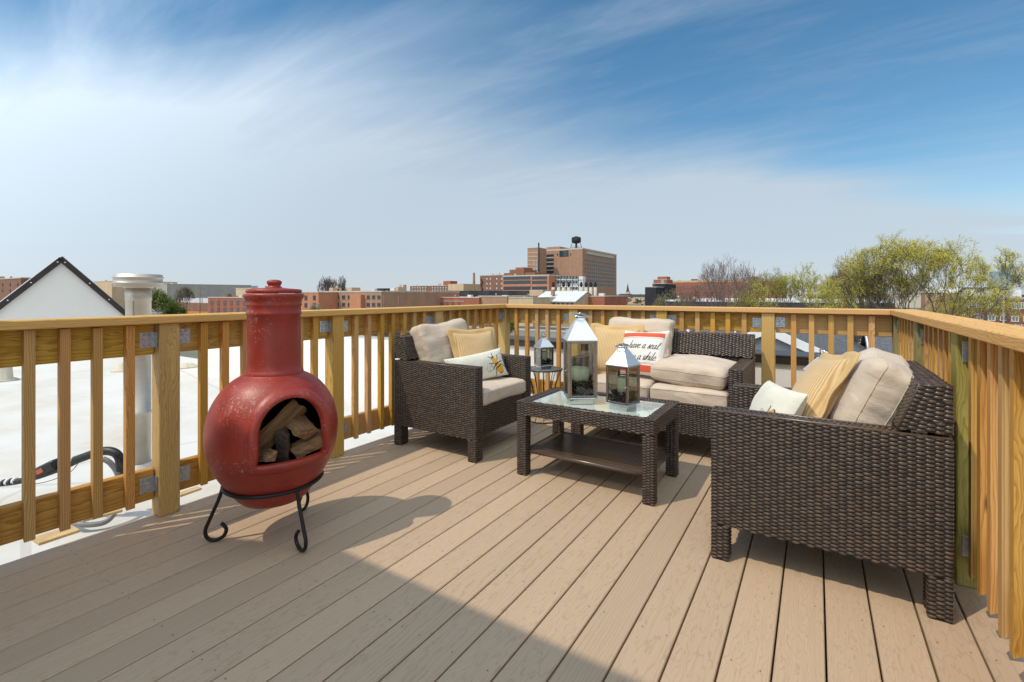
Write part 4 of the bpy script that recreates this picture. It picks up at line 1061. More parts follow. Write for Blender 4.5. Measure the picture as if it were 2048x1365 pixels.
# ---------------------------------------------------------------- the city beyond: ground, roads, buildings, houses, trees
def ground():
    t = NT('city_ground'); c = t.coord(); a = t.noise(c, .012, 6, .6); b = t.noise(c, .09, 5, .6)
    g = t.ramp(a, [(.35, (.16, .145, .12)), (.5, (.22, .20, .17)), (.62, (.085, .10, .035)), (.75, (.13, .125, .06))])
    g = t.mix(t.rng(b, .35, .7, 0, .6), g, (.17, .14, .10)); t.set(g, .95)
    m = MB(); S = 9000; m.add([(-S, -S, GZ), (S, -S, GZ), (S, S, GZ), (-S, S, GZ)], [(0, 1, 2, 3)]); tag(m.build('ground', t.m), kind='structure')
    asp = simple('asphalt', (.075, .075, .078), .9, var=.15, vs=.6)
    m = MB(); m.box(-400, 600, 128, 139, GZ - .2, GZ + .004); tag(m.build('street', asp), kind='structure')
    m = MB(); m.box(24, 32, 20, 700, GZ - .2, GZ + .008); tag(m.build('side_street', asp), kind='structure')
    m = MB(); m.box(-400, 600, 139.2, 142, GZ - .2, GZ + .12); m.box(-400, 600, 124, 127.8, GZ - .2, GZ + .12); tag(m.build('pavement', simple('concrete_walk', (.38, .35, .30), .9, var=.1, vs=.5)), kind='structure')
    m = MB(); m.box(-60, 20, 100, 123, GZ - .2, GZ + .006); tag(m.build('parking_lot', simple('worn_asphalt', (.20, .19, .18), .9, var=.15, vs=.3)), kind='structure')
ground()

def brickmat(name, a, b, s=.35):
    if 'brick' in name: a = tuple(k * 1.28 for k in a); b = tuple(k * 1.28 for k in b)
    t = NT(name); c = t.coord(); n1 = t.noise(c, s, 6, .65); n2 = t.noise(c, 4.0, 3, .6)
    st = t.noise(t.mapping(c, (.25, .25, .03)), 1.0, 5, .6)
    g = t.ramp(n1, [(.3, a), (.7, b)]); g = t.mix(t.rng(n2, .4, .8, 0, .35), g, tuple(k * .65 for k in a)); g = t.mix(t.rng(st, .5, .8, 0, .3), g, tuple(min(1, k * 1.35) for k in b))
    t.set(g, .9, 0, .2); return t.m
B = {'red': brickmat('red_brick', (.25, .085, .05), (.33, .12, .075)), 'orange': brickmat('orange_brick', (.36, .15, .08), (.44, .20, .11)),
     'brown': brickmat('brown_brick', (.27, .155, .095), (.35, .21, .135)), 'dark': brickmat('dark_brown_brick', (.17, .085, .055), (.23, .12, .08)),
     'tan': brickmat('tan_brick', (.42, .30, .18), (.50, .37, .24)), 'grey': brickmat('grey_concrete', (.36, .34, .30), (.46, .43, .38)),
     'white': brickmat('white_render', (.66, .65, .62), (.76, .75, .72)), 'black': brickmat('black_brick', (.022, .022, .026), (.035, .035, .04)),
     'slate': brickmat('dark_slate_roof', (.045, .046, .050), (.065, .066, .072)), 'metal': brickmat('pale_metal_roof', (.55, .57, .57), (.66, .67, .67)),
     'haze1': brickmat('haze_blue_tower', (.20, .30, .43), (.26, .37, .50)), 'haze2': brickmat('haze_grey_tower', (.46, .50, .56), (.54, .58, .63)),  # distance haze is mixed into these tower colours
     'signred': simple('red_sheet_roof', (.48, .03, .035), .6), 'orangewall': simple('orange_wall', (.55, .22, .03), .8), 'pale': brickmat('pale_stone_trim', (.50, .44, .34), (.58, .51, .41))}
WG = simple('dark_window_glass', (.035, .045, .055), .12, 0, spec=.6); WGR = simple('grey_window_glass', (.16, .19, .20), .2); WW = simple('white_window', (.72, .72, .69), .5); WFR = simple('window_frame_paint', (.12, .11, .10), .6)
WCACHE = {}
def wmesh(w, h_, pane, fr):
    k = (round(w, 1), round(h_, 1), pane.name, fr.name)
    if k not in WCACHE:
        m = MB(); t = min(.18, w * .12)
        for (x0, x1, z0, z1) in ((-w / 2, w / 2, -h_ / 2, -h_ / 2 + t), (-w / 2, w / 2, h_ / 2 - t, h_ / 2), (-w / 2, -w / 2 + t, -h_ / 2 + t, h_ / 2 - t), (w / 2 - t, w / 2, -h_ / 2 + t, h_ / 2 - t), (-t / 3, t / 3, -h_ / 2 + t, h_ / 2 - t)): m.box(x0, x1, -.10, .02, z0, z1, mat=1)
        m.box(-w / 2 + t * .9, w / 2 - t * .9, -.04, .01, -h_ / 2 + t * .9, h_ / 2 - t * .9, mat=0)
        WCACHE[k] = m.mesh('window', [pane, fr])
    return WCACHE[k]
class Bld:
    """block aligned with the street grid: front face looks at the camera side (-y), right face looks along +x"""
    def __init__(s, name, label, cat, xl, xc, xr, yt, Z, mat, depth=None, base=GZ, group=None, cap='pale', caph=.35):
        s.C = at(xc, yt, Z); s.H = s.C.z - base; s.a = s.C.x - on_u(xl, yt, s.C.y).x
        if xr is not None: s.b = on_v(xr, yt, s.C.x).y - s.C.y
        else: s.b = depth or s.a * .6
        s.b = max(2, min(s.b, 160)); s.base = base
        s.e = empty(name, (s.C.x, s.C.y, base)); tag(s.e, label, cat, group)
        m = MB(); m.box(-s.a, 0, 0, s.b, 0, s.H); m.build('wall', B[mat], s.e)
        if cap:
            c = MB(); w = max(.25, s.H * .01); h_ = caph
            for q in ((-s.a - .12, .12, -.12, w), (-s.a - .12, .12, s.b - w, s.b + .12), (-s.a - .12, -s.a + w, w, s.b - w), (-w, .12, w, s.b - w)): c.box(*q, s.H + .003, s.H + h_)
            c.build('parapet_cap', B[cap], s.e)
            if s.C.y < 480 and s.H < 40: s.clutter(int(xl * 7 + yt))
    def clutter(s, seed):
        rg = random.Random(seed); n = max(2, min(9, int(s.a / 5)))
        for k in range(n):
            w = rg.uniform(.5, 2.2); x = rg.uniform(-s.a + 2, -2.5) if s.a > 6 else -s.a / 2; y = rg.uniform(.8, max(1.2, min(s.b - 3, 12))); h_ = rg.uniform(.5, 1.6) * (1.4 if s.C.y > 250 else 1)
            if rg.random() < .45: m = MB(); m.lathe([(.22, 0), (.22, h_ * .8), (.36, h_ * .82), (.3, h_), (0, h_ * 1.05)], 8); m.build('roof_vent', B[rg.choice(('grey', 'black', 'metal'))], s.e, (x, y, s.H + .004))
            else: s.part('roof_unit', rg.choice(('grey', 'tan', 'white', 'dark')), x, x + w, y, y + w * .8, s.H + .004, s.H + h_)
    def part(s, name, mat, x0, x1, y0, y1, z0, z1):
        m = MB(); m.box(x0, x1, y0, y1, z0, z1); return m.build(name, B[mat] if isinstance(mat, str) else mat, s.e)
    def fpt(s, px, py): p = on_u(px, py, s.C.y); return p.x - s.C.x, p.z - s.base
    def rpt(s, px, py): p = on_v(px, py, s.C.x); return p.y - s.C.y, p.z - s.base
    def wins(s, x0, x1, nc, rows, wpx, hpx, pane=None, fr=None, skip=()):
        pane = pane or WG; fr = fr or WFR
        for c in range(nc):
            px = x0 + (x1 - x0) * (c / max(1, nc - 1))
            for r, py in enumerate(rows):
                if (c, r) in skip: continue
                x, z = s.fpt(px, py); Zl = (s.C.y + 0) / (SN * (px - 1024) / F_PX + CS); w = wpx * Zl / F_PX / CS; h_ = hpx * Zl / F_PX
                if z - h_ / 2 < .3: continue
                inst('window', wmesh(w, h_, pane, fr), s.e, (x, -.03, z))
    def winsR(s, px0, px1, nc, rows_at_corner, wpx, hpx, pane=None, fr=None):
        pane = pane or WG; fr = fr or WFR; u0 = s.rpt(px0, 588)[0]; u1 = s.rpt(px1, 588)[0]; Zc = -SN * s.C.x + CS * s.C.y
        for c in range(nc):
            u = u0 + (u1 - u0) * c / max(1, nc - 1)
            for py in rows_at_corner:
                z = CAM_H - (py - HOR) / F_PX * Zc - s.base; inst('window', wmesh(wpx, hpx, pane, fr), s.e, (.03, u, z), (0, 0, R(90)))

def city():
    # --- far left
    b = Bld('brick_building', 'brown brick block at the far left edge behind the white gable', 'building', -60, 42, None, 557, 170, 'dark', 3); b.wins(-40, 36, 6, (570, 582), 5, 6)
    Bld('factory_building', 'beige factory block just right of the white gable', 'building', 188, 224, None, 563, 330, 'tan', 40)
    Bld('factory_building', 'long pale concrete factory behind the flue pipe', 'building', 222, 334, None, 569, 340, 'grey', 60)
    Bld('office_block', 'brown low office block right of the flue pipe with striped floors', 'building', 336, 380, None, 572, 420, 'brown', 30).wins(340, 376, 5, (578, 584, 590), 5, 3)
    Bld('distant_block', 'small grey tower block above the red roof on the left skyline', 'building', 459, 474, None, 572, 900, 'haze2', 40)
    b = Bld('red_shed', 'long shed with bright red roof band left of the chiminea', 'building', 424, 476, None, 585, 380, 'signred', 30, cap='metal', caph=.6)
    b = Bld('warehouse', 'warehouse with orange wall and dark upper band left of the chiminea', 'building', 344, 421, None, 607, 190, 'dark', 30, cap=None); b.part('orange_band', 'orangewall', -b.a * .72, -.2, -.06, .0, 0, b.H * .52)
    for k in range(3):
        m = MB(); w = b.a / 3; m.prism([(0, 0), (8, 0), (8, 1.2), (0, 2.0)], 'x', -b.a + w * k + .4, -b.a + w * (k + 1) - .4); m.build('skylight_roof', B['metal'], b.e, (0, 2, b.H + .01))
    Bld('brick_tower', 'tan brick stair tower behind the two-storey brick factory', 'building', 472, 503, None, 578, 200, 'tan', 12)
    b = Bld('brick_factory', 'two-storey red brick factory with pale cornice left of the chiminea', 'building', 416, 520, None, 597, 165, 'red', 30); b.wins(424, 514, 8, (606, 620), 8, 9, WGR)
    for k, (x0, x1) in enumerate(((384, 397), (408, 420))):
        p = at((x0 + x1) / 2, 621, 150); m = MB(); m.cbox(-2.2, 1.1, -1, 1, .6, 3.0, .06); e = empty('box_truck', (p.x, p.y, GZ), (0, 0, .3 * k)); tag(e, ['white box truck parked before the orange warehouse', 'white box truck parked before the red brick factory'][k], 'truck', 'white trucks')
        m.build('cargo_box', B['white'], e); m = MB(); m.cbox(1.15, 2.6, -.95, .95, .55, 2.2, .15); m.build('cab', B['white'], e)
        for x in (-1.4, 1.8):
            for y in (-.95, .95): m = MB(); m.lathe([(.45, -.12), (.45, .12)], 14, M=Matrix.Translation((x, y, .45)) @ Matrix.Rotation(R(90), 4, 'X')); m.build('wheel', B['black'], e)
    # --- between chiminea and the tower block
    b = Bld('orange_brick_building', 'orange brick building with four dark windows right of the chiminea lid', 'building', 590, 637, None, 586, 160, 'orange', 30); b.wins(612, 629, 2, (596, 611), 7.5, 9.5)
    b = Bld('brown_brick_building', 'wide two-storey brown brick building right of the chiminea', 'building', 638, 763, None, 585, 155, 'brown', 40, caph=.5)
    for x0, x1, nc in ((664, 699, 4), (737, 758, 3)): b.wins(x0, x1, nc, (595, 610), 7.5, 8)
    b.part('stair_bay', 'orange', b.fpt(707, 590)[0], b.fpt(729, 590)[0], -1.6, 0, 0, b.H - .8)
    for q in ((621, 628), (657, 666), (754, 760)): x0, z = b.fpt(q[0], 580); x1, _ = b.fpt(q[1], 580); b.part('roof_hut', 'tan', x0, x1, 8, 12, b.H + .01, b.H + 1.8)
    b.part('roof_shed', 'black', b.fpt(690, 580)[0], b.fpt(714, 580)[0], 14, 20, b.H + .01, b.H + 1.5)
    x, z = b.fpt(755, 570); m = MB(); m.lathe([(.55, 0), (.5, 2.6)], 12); m.build('vent_stack', B['grey'], b.e, (x, 10, b.H))
    b = Bld('low_brick_wall_building', 'low orange brick building with white coping', 'building', 762, 818, None, 598, 175, 'orange', 30, cap='white')
    p = at(809.5, 570, 230); m = MB(); m.lathe([(1.0, 0), (.82, p.z - GZ)], 20); e = m.build('brick_chimney', B['red'], None, (p.x, p.y, GZ)); tag(e, 'short stout red brick smokestack left of the arched factory', 'smokestack')
    b = Bld('arched_factory', 'dark brick factory with two rows of pale windows on the skyline', 'building', 820, 898, None, 572, 420, 'dark', 40); b.wins(825, 851, 6, (576, 581), 2.8, 3.2, WW); b.wins(865, 892, 6, (576, 581), 2.8, 3.2, WW)
    b.part('water_tank_house', 'red', b.fpt(872, 560)[0], b.fpt(886, 560)[0], 10, 20, b.H + .01, b.H + 4.6); b.part('stair_house', 'grey', b.fpt(862, 560)[0], b.fpt(870.5, 560)[0], 10, 18, b.H + .01, b.H + 2.3)
    Bld('tan_block', 'plain tan block beside the arched factory', 'building', 896, 927, None, 568, 400, 'tan', 30, cap=None)
    Bld('dark_factory', 'low dark brick wing under the tall thin smokestack', 'building', 926, 962, None, 573, 430, 'dark', 40)
    p = at(948, 546, 440); m = MB(); m.lathe([(1.35, 0), (1.0, p.z - GZ)], 16); e = m.build('smokestack', B['dark'], None, (p.x, p.y, GZ)); tag(e, 'tall thin dark smokestack left of the brown window block', 'smokestack')
    for k in range(5):
        x0 = 868 + k * 39; pl_, pr_ = at(x0, 597, 205), at(x0 + 40, 597, 205); hh = at(x0, 582, 205).z - GZ
        e = empty('sawtooth_roof', (pl_.x, pl_.y, GZ)); tag(e, ['first', 'second', 'third', 'fourth', 'last'][k] + ' black sawtooth shed roof counted from the left', 'shed', 'black sawtooth sheds'); w = on_u(x0 + 38.6, 597, pl_.y).x - pl_.x; eh = pl_.z - GZ
        m = MB(); m.box(0, w, 0, 16, 0, eh); m.build('wall', B['dark'], e); m = MB(); m.prism([(-.05, eh + .003), (w, eh + .003), (w * .80, hh), (w * .05, hh)], 'y', -.2, 16.2); m.build('roof', B['slate'], e)
    b = Bld('long_brick_wall_building', 'long low red brick building below the black sawtooth sheds', 'building', 818, 958, None, 596, 170, 'red', 22, cap='white', caph=.2); b.part('pale_band', 'pale', b.fpt(842, 600)[0], b.fpt(928, 600)[0], -.06, 0, b.fpt(880, 603)[1], b.fpt(880, 602)[1])
    for k in range(7): x, z = b.fpt(846 + k * 12, 606); inst('window', wmesh(1.1, .9, WGR, WFR), b.e, (x, -.03, z - .2))
    Bld('brick_building', 'low brown brick building below the ribbon-window factory', 'building', 957, 1014, None, 594, 165, 'brown', 22)
    Bld('tan_brick_building', 'tan brick low building with stained wall left of the grey metal roof', 'building', 1012, 1066, None, 597, 160, 'tan', 22); Bld('tan_brick_tower', 'square tan brick bulkhead beside the grey metal roof', 'building', 1059, 1085, None, 580, 190, 'tan', 10, cap=None)
    # --- the big tower block group
    b = Bld('window_block', 'dark brown brick block with pale windows left of the ribbon-window factory', 'building', 960, 1006, None, 551, 330, 'dark', 40); b.wins(974, 981, 2, (558, 568, 577), 3, 4.5, WW); b.wins(993.5, 1003.5, 2, (558, 568, 577), 3, 4.5, WW)
    fe = MB()
    for k in range(4): x, z = b.fpt(962.5 + 3 * (k % 2), 557 + k * 7); x2, z2 = b.fpt(965.5 - 3 * (k % 2), 564 + k * 7); fe.tube([(x, -.6, z), (x2, -.6, z2)], .35, 5)
    fe.build('fire_escape', B['black'], b.e)
    b = Bld('ribbon_window_factory', 'low factory with long dark ribbon windows and brick bands', 'building', 1005, 1098, None, 552, 300, 'orange', 30, cap='pale', caph=.8)
    for y0, y1 in ((554, 559), (562, 568), (573.5, 580)):
        for x0, x1 in ((1007, 1061), (1064, 1094)): xa, za = b.fpt(x0, y0); xb, zb = b.fpt(x1, y1); b.part('ribbon_window', WG, xa, xb, -.12, -.004, zb, za)
    b = Bld('white_panel_factory', 'white panelled factory wall with dark frames below the tower block', 'building', 1097, 1166, None, 553, 298, 'white', 4, cap=None)
    for k in range(4): b.wins(1114 + k * 12 - 3, 1114 + k * 12 + 3, 2, (555.5, 565, 577), 4.6, 5.5, WG)
    for x in (1098, 1105, 1121, 1133, 1145, 1157): xa, _ = b.fpt(x, 560); b.part('frame_post', 'black', xa - .15, xa + .15, -.16, -.002, 0, b.H)
    for y in (561, 570.5): _, z = b.fpt(1130, y); b.part('frame_beam', 'black', -b.a, 0, -.15, -.003, z - .12, z + .12)
    Bld('stepped_block', 'lower stepped brick block left of the tower block', 'building', 1008, 1070, None, 545, 330, 'dark', 26, cap=None)
    Bld('stepped_block', 'upper stepped brick block left of the tower block', 'building', 1019, 1048, None, 539, 334, 'dark', 18, cap=None); Bld('stepped_block', 'topmost small stepped brick hut left of the tower block', 'building', 1031, 1048, None, 535, 336, 'red', 12, cap=None)
    b = Bld('brick_tower_block', 'huge brown brick cold-storage tower block dominating the skyline', 'tower block', 1079, 1165, 1233, 499, 380, 'brown', caph=1.2)
    rows = [521 + 8.05 * k for k in range(8)]
    b.winsR(1171, 1228, 15, rows[0:7], 2.7, 2.2, WG, WFR); b.winsR(1177, 1228, 12, (510.5,), 2.7, 2.2, WGR)
    for r in range(7):
        z = CAM_H - (rows[r] + 3.2 - HOR) / F_PX * 380 - GZ; b.part('sill_course', 'pale', 0, .05, 4, b.b - 4, z - .1, z + .1)
    xa, z0 = b.fpt(1119, 514); xb, z1 = b.fpt(1137, 501); b.part('dark_louvre', WG, xa, xb, -.2, -.004, z0, z1); b.wins(1115, 1141.5, 2, (509.5,), 2, 5)
    for y0, y1 in ((509, 515), (518, 524), (526, 532), (534, 540), (542, 548)): xa, z0 = b.fpt(1092, y1); xb, z1 = b.fpt(1107.5, y0); b.part('window_strip', WG, xa, xb, -.15, -.004, z0, z1); b.part('sill', 'pale', xa - .4, xb + .4, -.35, -.003, z0 - .7, z0 - .05)
    b.part('roof_house', 'brown', b.fpt(1086, 500)[0], b.fpt(1113, 500)[0], 6, 26, b.H + .01, b.fpt(1100, 493)[1])
    m = MB(); m.box(.02, .6, 8, b.b - 8, b.H - 3.2, b.H - 1.0); m.build('pale_sign_band', B['pale'], b.e)
    b.part('loading_base', 'brown', -6, 2.2, -1.5, b.b + 1, 0, 3.4 + 6)
    b2 = Bld('stair_tower', 'narrow stair tower with pale frames left of the tower block', 'building', 1055, 1076, None, 496, 376, 'brown', 14, cap='pale'); b2.wins(1068, 1073, 2, (524, 531, 539, 546), 2.1, 4, WW)
    for y in (506, 514, 521.5, 529, 537, 545): _, z = b2.fpt(1060, y); b2.part('stone_course', 'pale', -b2.a - .05, .05, -.12, -.003, z - .25, z + .25)
    p = at(1077.5, 486, 372); m = MB(); m.lathe([(.62, 0), (.55, p.z - GZ)], 14); e = m.build('smokestack', B['black'], None, (p.x, p.y, GZ)); tag(e, 'slender black smokestack against the tower block', 'smokestack')
    # water tower on the roof of the tower block
    wt = at(1152.5, 499, 388); e = empty('water_tower', (wt.x, wt.y, b.C.z + .02)); tag(e, 'black water tank on braced legs atop the tower block roof', 'water tower')
    px = 392 / F_PX; zt = (500 - 486) * px
    m = MB(); m.lathe([(0, zt - .5), (2.0, zt - .2), (3.6, zt + .5), (3.8, zt + .9), (3.8, zt + 4.1), (3.4, zt + 4.6), (1.2, zt + 5.4), (0, zt + 5.6)], 22); m.build('tank', B['black'], e)
    for k in range(4): a = k * math.pi / 2 + .6; m = MB(); m.tube([(math.cos(a) * 5.3, math.sin(a) * 5.3, 0), (math.cos(a) * 3.2, math.sin(a) * 3.2, zt)], .22, 6); m.build('leg', B['black'], e)
    m = MB(); m.tube([(0, 0, 0), (0, 0, zt - .4)], .45, 8); m.build('riser_pipe', B['black'], e)
    for k in range(4): a, c = k * math.pi / 2 + .6, (k + 1) * math.pi / 2 + .6; m = MB(); m.tube([(math.cos(a) * 4.4, math.sin(a) * 4.4, zt * .42), (math.cos(c) * 4.4, math.sin(c) * 4.4, zt * .42)], .1, 5); m.build('brace', B['black'], e)
    for k, x in enumerate((1106.5, 1117.5, 1127, 1137.5, 1162.5, 1172, 1181.5, 1190.5)):
        top = at(x, 575, 240); e = empty('concrete_silo', (top.x, top.y, GZ)); tag(e, ['first', 'second', 'third', 'fourth', 'fifth', 'sixth', 'seventh', 'last'][k] + ' pale concrete silo counted from the left before the tower block', 'silo', 'concrete silos'); hz = top.z - GZ
        m = MB(); m.lathe([(.85, 0), (.85, hz)], 16); m.build('shaft', B['pale'], e)
        if k != 1: m = MB(); m.lathe([(.45, 0), (.45, .5), (.75, .8), (.75, 1.6), (.5, 1.9), (.7, 2.2), (.3, 2.7), (0, 2.8)], 12); m.build('vent_cap', B['black'], e, (0, 0, hz))
    # building with grey metal roof
    p = at(1067, 604, 175); q = on_u(1151, 604, p.y); w = q.x - p.x; e = empty('metal_roof_hall', (p.x, p.y, GZ)); tag(e, 'brick hall with pale grey metal roof and a row of dark windows', 'hall'); eh = p.z - GZ; rh = at(1100, 585, 190).z - GZ
    m = MB(); m.prism([(0, 0), (0, eh), (10, rh - .25), (20, eh), (20, 0)], 'x', 0, w); m.build('wall', B['tan'], e)
    m = MB(); m.prism([(-.5, eh + .02), (10, rh), (20.5, eh + .02), (20.5, eh + .35), (10, rh + .35), (-.5, eh + .35)], 'x', -.3, w + .3); r = m.build('roof', B['metal'], e)
    for k in range(9): x = w * (.08 + .105 * k); inst('window', wmesh(1.25, 1.1, WG, WFR), e, (x, -.03, eh - .85))
    m = MB(); m.box(w * .30, w * .36, 4, 5.4, rh * .9, rh + 1.0); m.build('chimney', B['brown'], r)
    b = Bld('brick_building', 'red-brown brick end building right of the grey metal roof', 'building', 1150, 1209, None, 594, 172, 'red', 24)
    # --- right part
    p = at(1255.5, 566, 900); e = empty('church_steeple', (p.x, p.y, GZ)); tag(e, 'distant dark pointed church steeple on the horizon', 'steeple'); hz = p.z - GZ
    m = MB(); m.box(-3.2, 3.2, -3.2, 3.2, 0, hz - 17); m.build('tower', B['tan'], e); m = MB(); m.lathe([(3.6, hz - 17), (2.4, hz - 14), (0, hz)], 8, smooth=False); m.build('spire', B['slate'], e)
    b = Bld('black_building', 'black painted brick building left of the bare trees', 'building', 1290, 1312, 1345, 575, 250, 'black'); Bld('black_building', 'taller black building stepping up behind the first', 'building', 1305, 1330, 1352, 568, 262, 'black')
    b = Bld('red_brick_tower', 'small stepped red brick tower above the black building', 'building', 1307, 1334, None, 560, 300, 'red', 14); Bld('red_brick_hut', 'topmost red brick hut above the black building', 'building', 1315, 1334, None, 553.5, 304, 'red', 8, cap=None)
    b = Bld('long_red_factory', 'long red brick factory behind the bare trees', 'building', 1336, 1566, None, 563, 290, 'red', 40, cap='tan', caph=1.2); b.wins(1350, 1555, 26, (576, 588), 4, 5, WGR)
    for k, x in enumerate((1352, 1378, 1398, 1432, 1470, 1500, 1530)): xa, _ = b.fpt(x, 560); b.part('roof_hut', 'dark' if k % 2 else 'tan', xa, xa + 3.5, 6, 10, b.H + .01, b.H + 1.4 + (k % 3))
    b = Bld('dark_brick_block', 'dark brown brick block behind the yellow-green trees', 'building', 1660, 1760, None, 551, 240, 'dark', 30, cap=None); b.part('roof_hut', 'brown', b.fpt(1676, 545)[0], b.fpt(1696, 545)[0], 3, 9, b.H + .01, b.H + 3.3); b.wins(1668, 1752, 9, (562, 574, 586), 5, 5, WGR)
    b = Bld('low_warehouse', 'long low warehouse with white flat roof and dark wall beyond the back railing', 'warehouse', 1330, 1790, None, 607, 112, 'slate', 60, cap='white', caph=.5)
    m = MB(); m.box(-b.a + .3, -.3, .3, b.b - .3, b.H + .01, b.H + .06); m.build('roof', B['white'], b.e)
    for k, x in enumerate((1552, 1572, 1590, 1655, 1700, 1720)): xa, _ = b.fpt(x, 600); b.part('roof_unit', 'white' if k % 2 else 'pale', xa, xa + 1.2 + .5 * (k % 2), 4 + 2 * k, 6 + 2 * k, b.H + .062, b.H + .9)
    for k, (xl, xr_, yt, Z) in enumerate(((2008, 2026, 531, 2600), (2027, 2040, 527, 2400), (2036, 2075, 536, 2500), (1985, 2010, 543, 2800))): Bld('skyscraper', ['dark skyscraper tinted haze blue at the far right', 'pale grey skyscraper in the far right haze', 'lower pale skyscraper at the right picture edge', 'low blue skyscraper left of the others in the far right haze'][k], 'skyscraper', xl, xr_, None, yt, Z, ['haze1', 'haze2', 'haze2', 'haze1'][k], 60, cap=None, group='distant skyscrapers')
    # brick townhouses at the right
    for k in range(4):
        x0 = 1925 + k * 47; b = Bld('brick_townhouse', ['leftmost brick townhouse half hidden by the yellow-green tree', 'second brick townhouse with white windows at the right edge', 'third brick townhouse at the right picture edge', 'last brick townhouse beyond the right picture edge'][k], 'townhouse', x0, x0 + 46, None, 597 + k * 1.0, 118 - k * 4, 'dark', 14, group='brick townhouses', cap='grey', caph=.5)
        b.wins(x0 + 9, x0 + 37, 4, (609 + k * 1.5,), 6.5, 13, WGR, WW); b.wins(x0 + 11, x0 + 35, 2, (634 + k * 2,), 9, 12, WGR, WW); b.part('roof_house', 'white', -b.a * .6, -b.a * .2, 4, 9, b.H + .01, b.H + 2.2)
    m = MB()
    p0, p1 = at(1870, 640, 98), at(2140, 655, 88)
    e = empty('fence', (p0.x, p0.y, GZ)); tag(e, 'pale rail fence in front of the brick townhouses', 'fence'); d = p1 - p0; d.z = 0
    ph = MB(); ph.box(-.06, .06, -.06, .06, 0, 5.2); pm = ph.mesh('fence_post', B['pale'])
    for k in range(22): inst('fence_post', pm, e, d * (k / 21))
    for z in (3.6, 4.3, 5.0): m = MB(); m.tube([Vector((0, 0, z)), d + Vector((0, 0, z))], .07, 5); m.build('fence_rail', B['pale'], e)
    # street lamps and poles
    for k, (x, yt, Z, lab) in enumerate(((400, 573, 150, 'thin dark utility pole left of the chiminea'), (768, 590, 120, 'short dark utility pole before the low orange brick building'), (797, 592, 125, 'second dark utility pole before the low orange brick building'), (2007, 600, 80, 'pale utility pole before the brick townhouses'))):
        p = at(x, yt, Z); e = empty('utility_pole', (p.x, p.y, GZ)); tag(e, lab, 'utility pole', 'utility poles'); m = MB(); m.tube([(0, 0, 0), (0, 0, p.z - GZ)], [.16, .11], 7); m.build('pole', B['dark'] if k < 3 else B['grey'], e); m = MB(); m.box(-.9, .9, -.06, .06, p.z - GZ - .7, p.z - GZ - .55); m.build('crossarm', B['dark'], e, (0, 0, 0), (0, 0, TH))
    # embankment wall with guard rail beyond the parking lot
    m = MB(); n = 60; P = []
    for i in range(n):
        for j in range(6): P.append((-60 + 2.2 * i, [0, .3, 1.2, 2.2, 3.5, 6][j], [0, 1.6, 2.4, 3.0, 3.2, 3.2][j] + .35 * noise.noise(Vector((i * .5, j, 1)))))
    m.grid(P, n, 6, False); o = m.build('stone_embankment', brickmat('rubble_stone', (.20, .17, .12), (.36, .32, .25), 1.2), None, (-10, 144, GZ)); tag(o, 'rough stone embankment across the street seen through the back railing', 'embankment')
    e = empty('guard_rail', (-60, 123, GZ)); tag(e, 'low pale guard rail along the parking lot edge', 'guard rail')
    pm = MB(); pm.box(-.06, .06, -.06, .06, 0, 1.0); pm = pm.mesh('rail_post', B['pale'])
    for k in range(40): inst('rail_post', pm, e, (k * 2, 0, 0))
    m = MB(); m.box(0, 78, -.09, -.065, .6, .95); m.build('rail', B['pale'], e)
city()

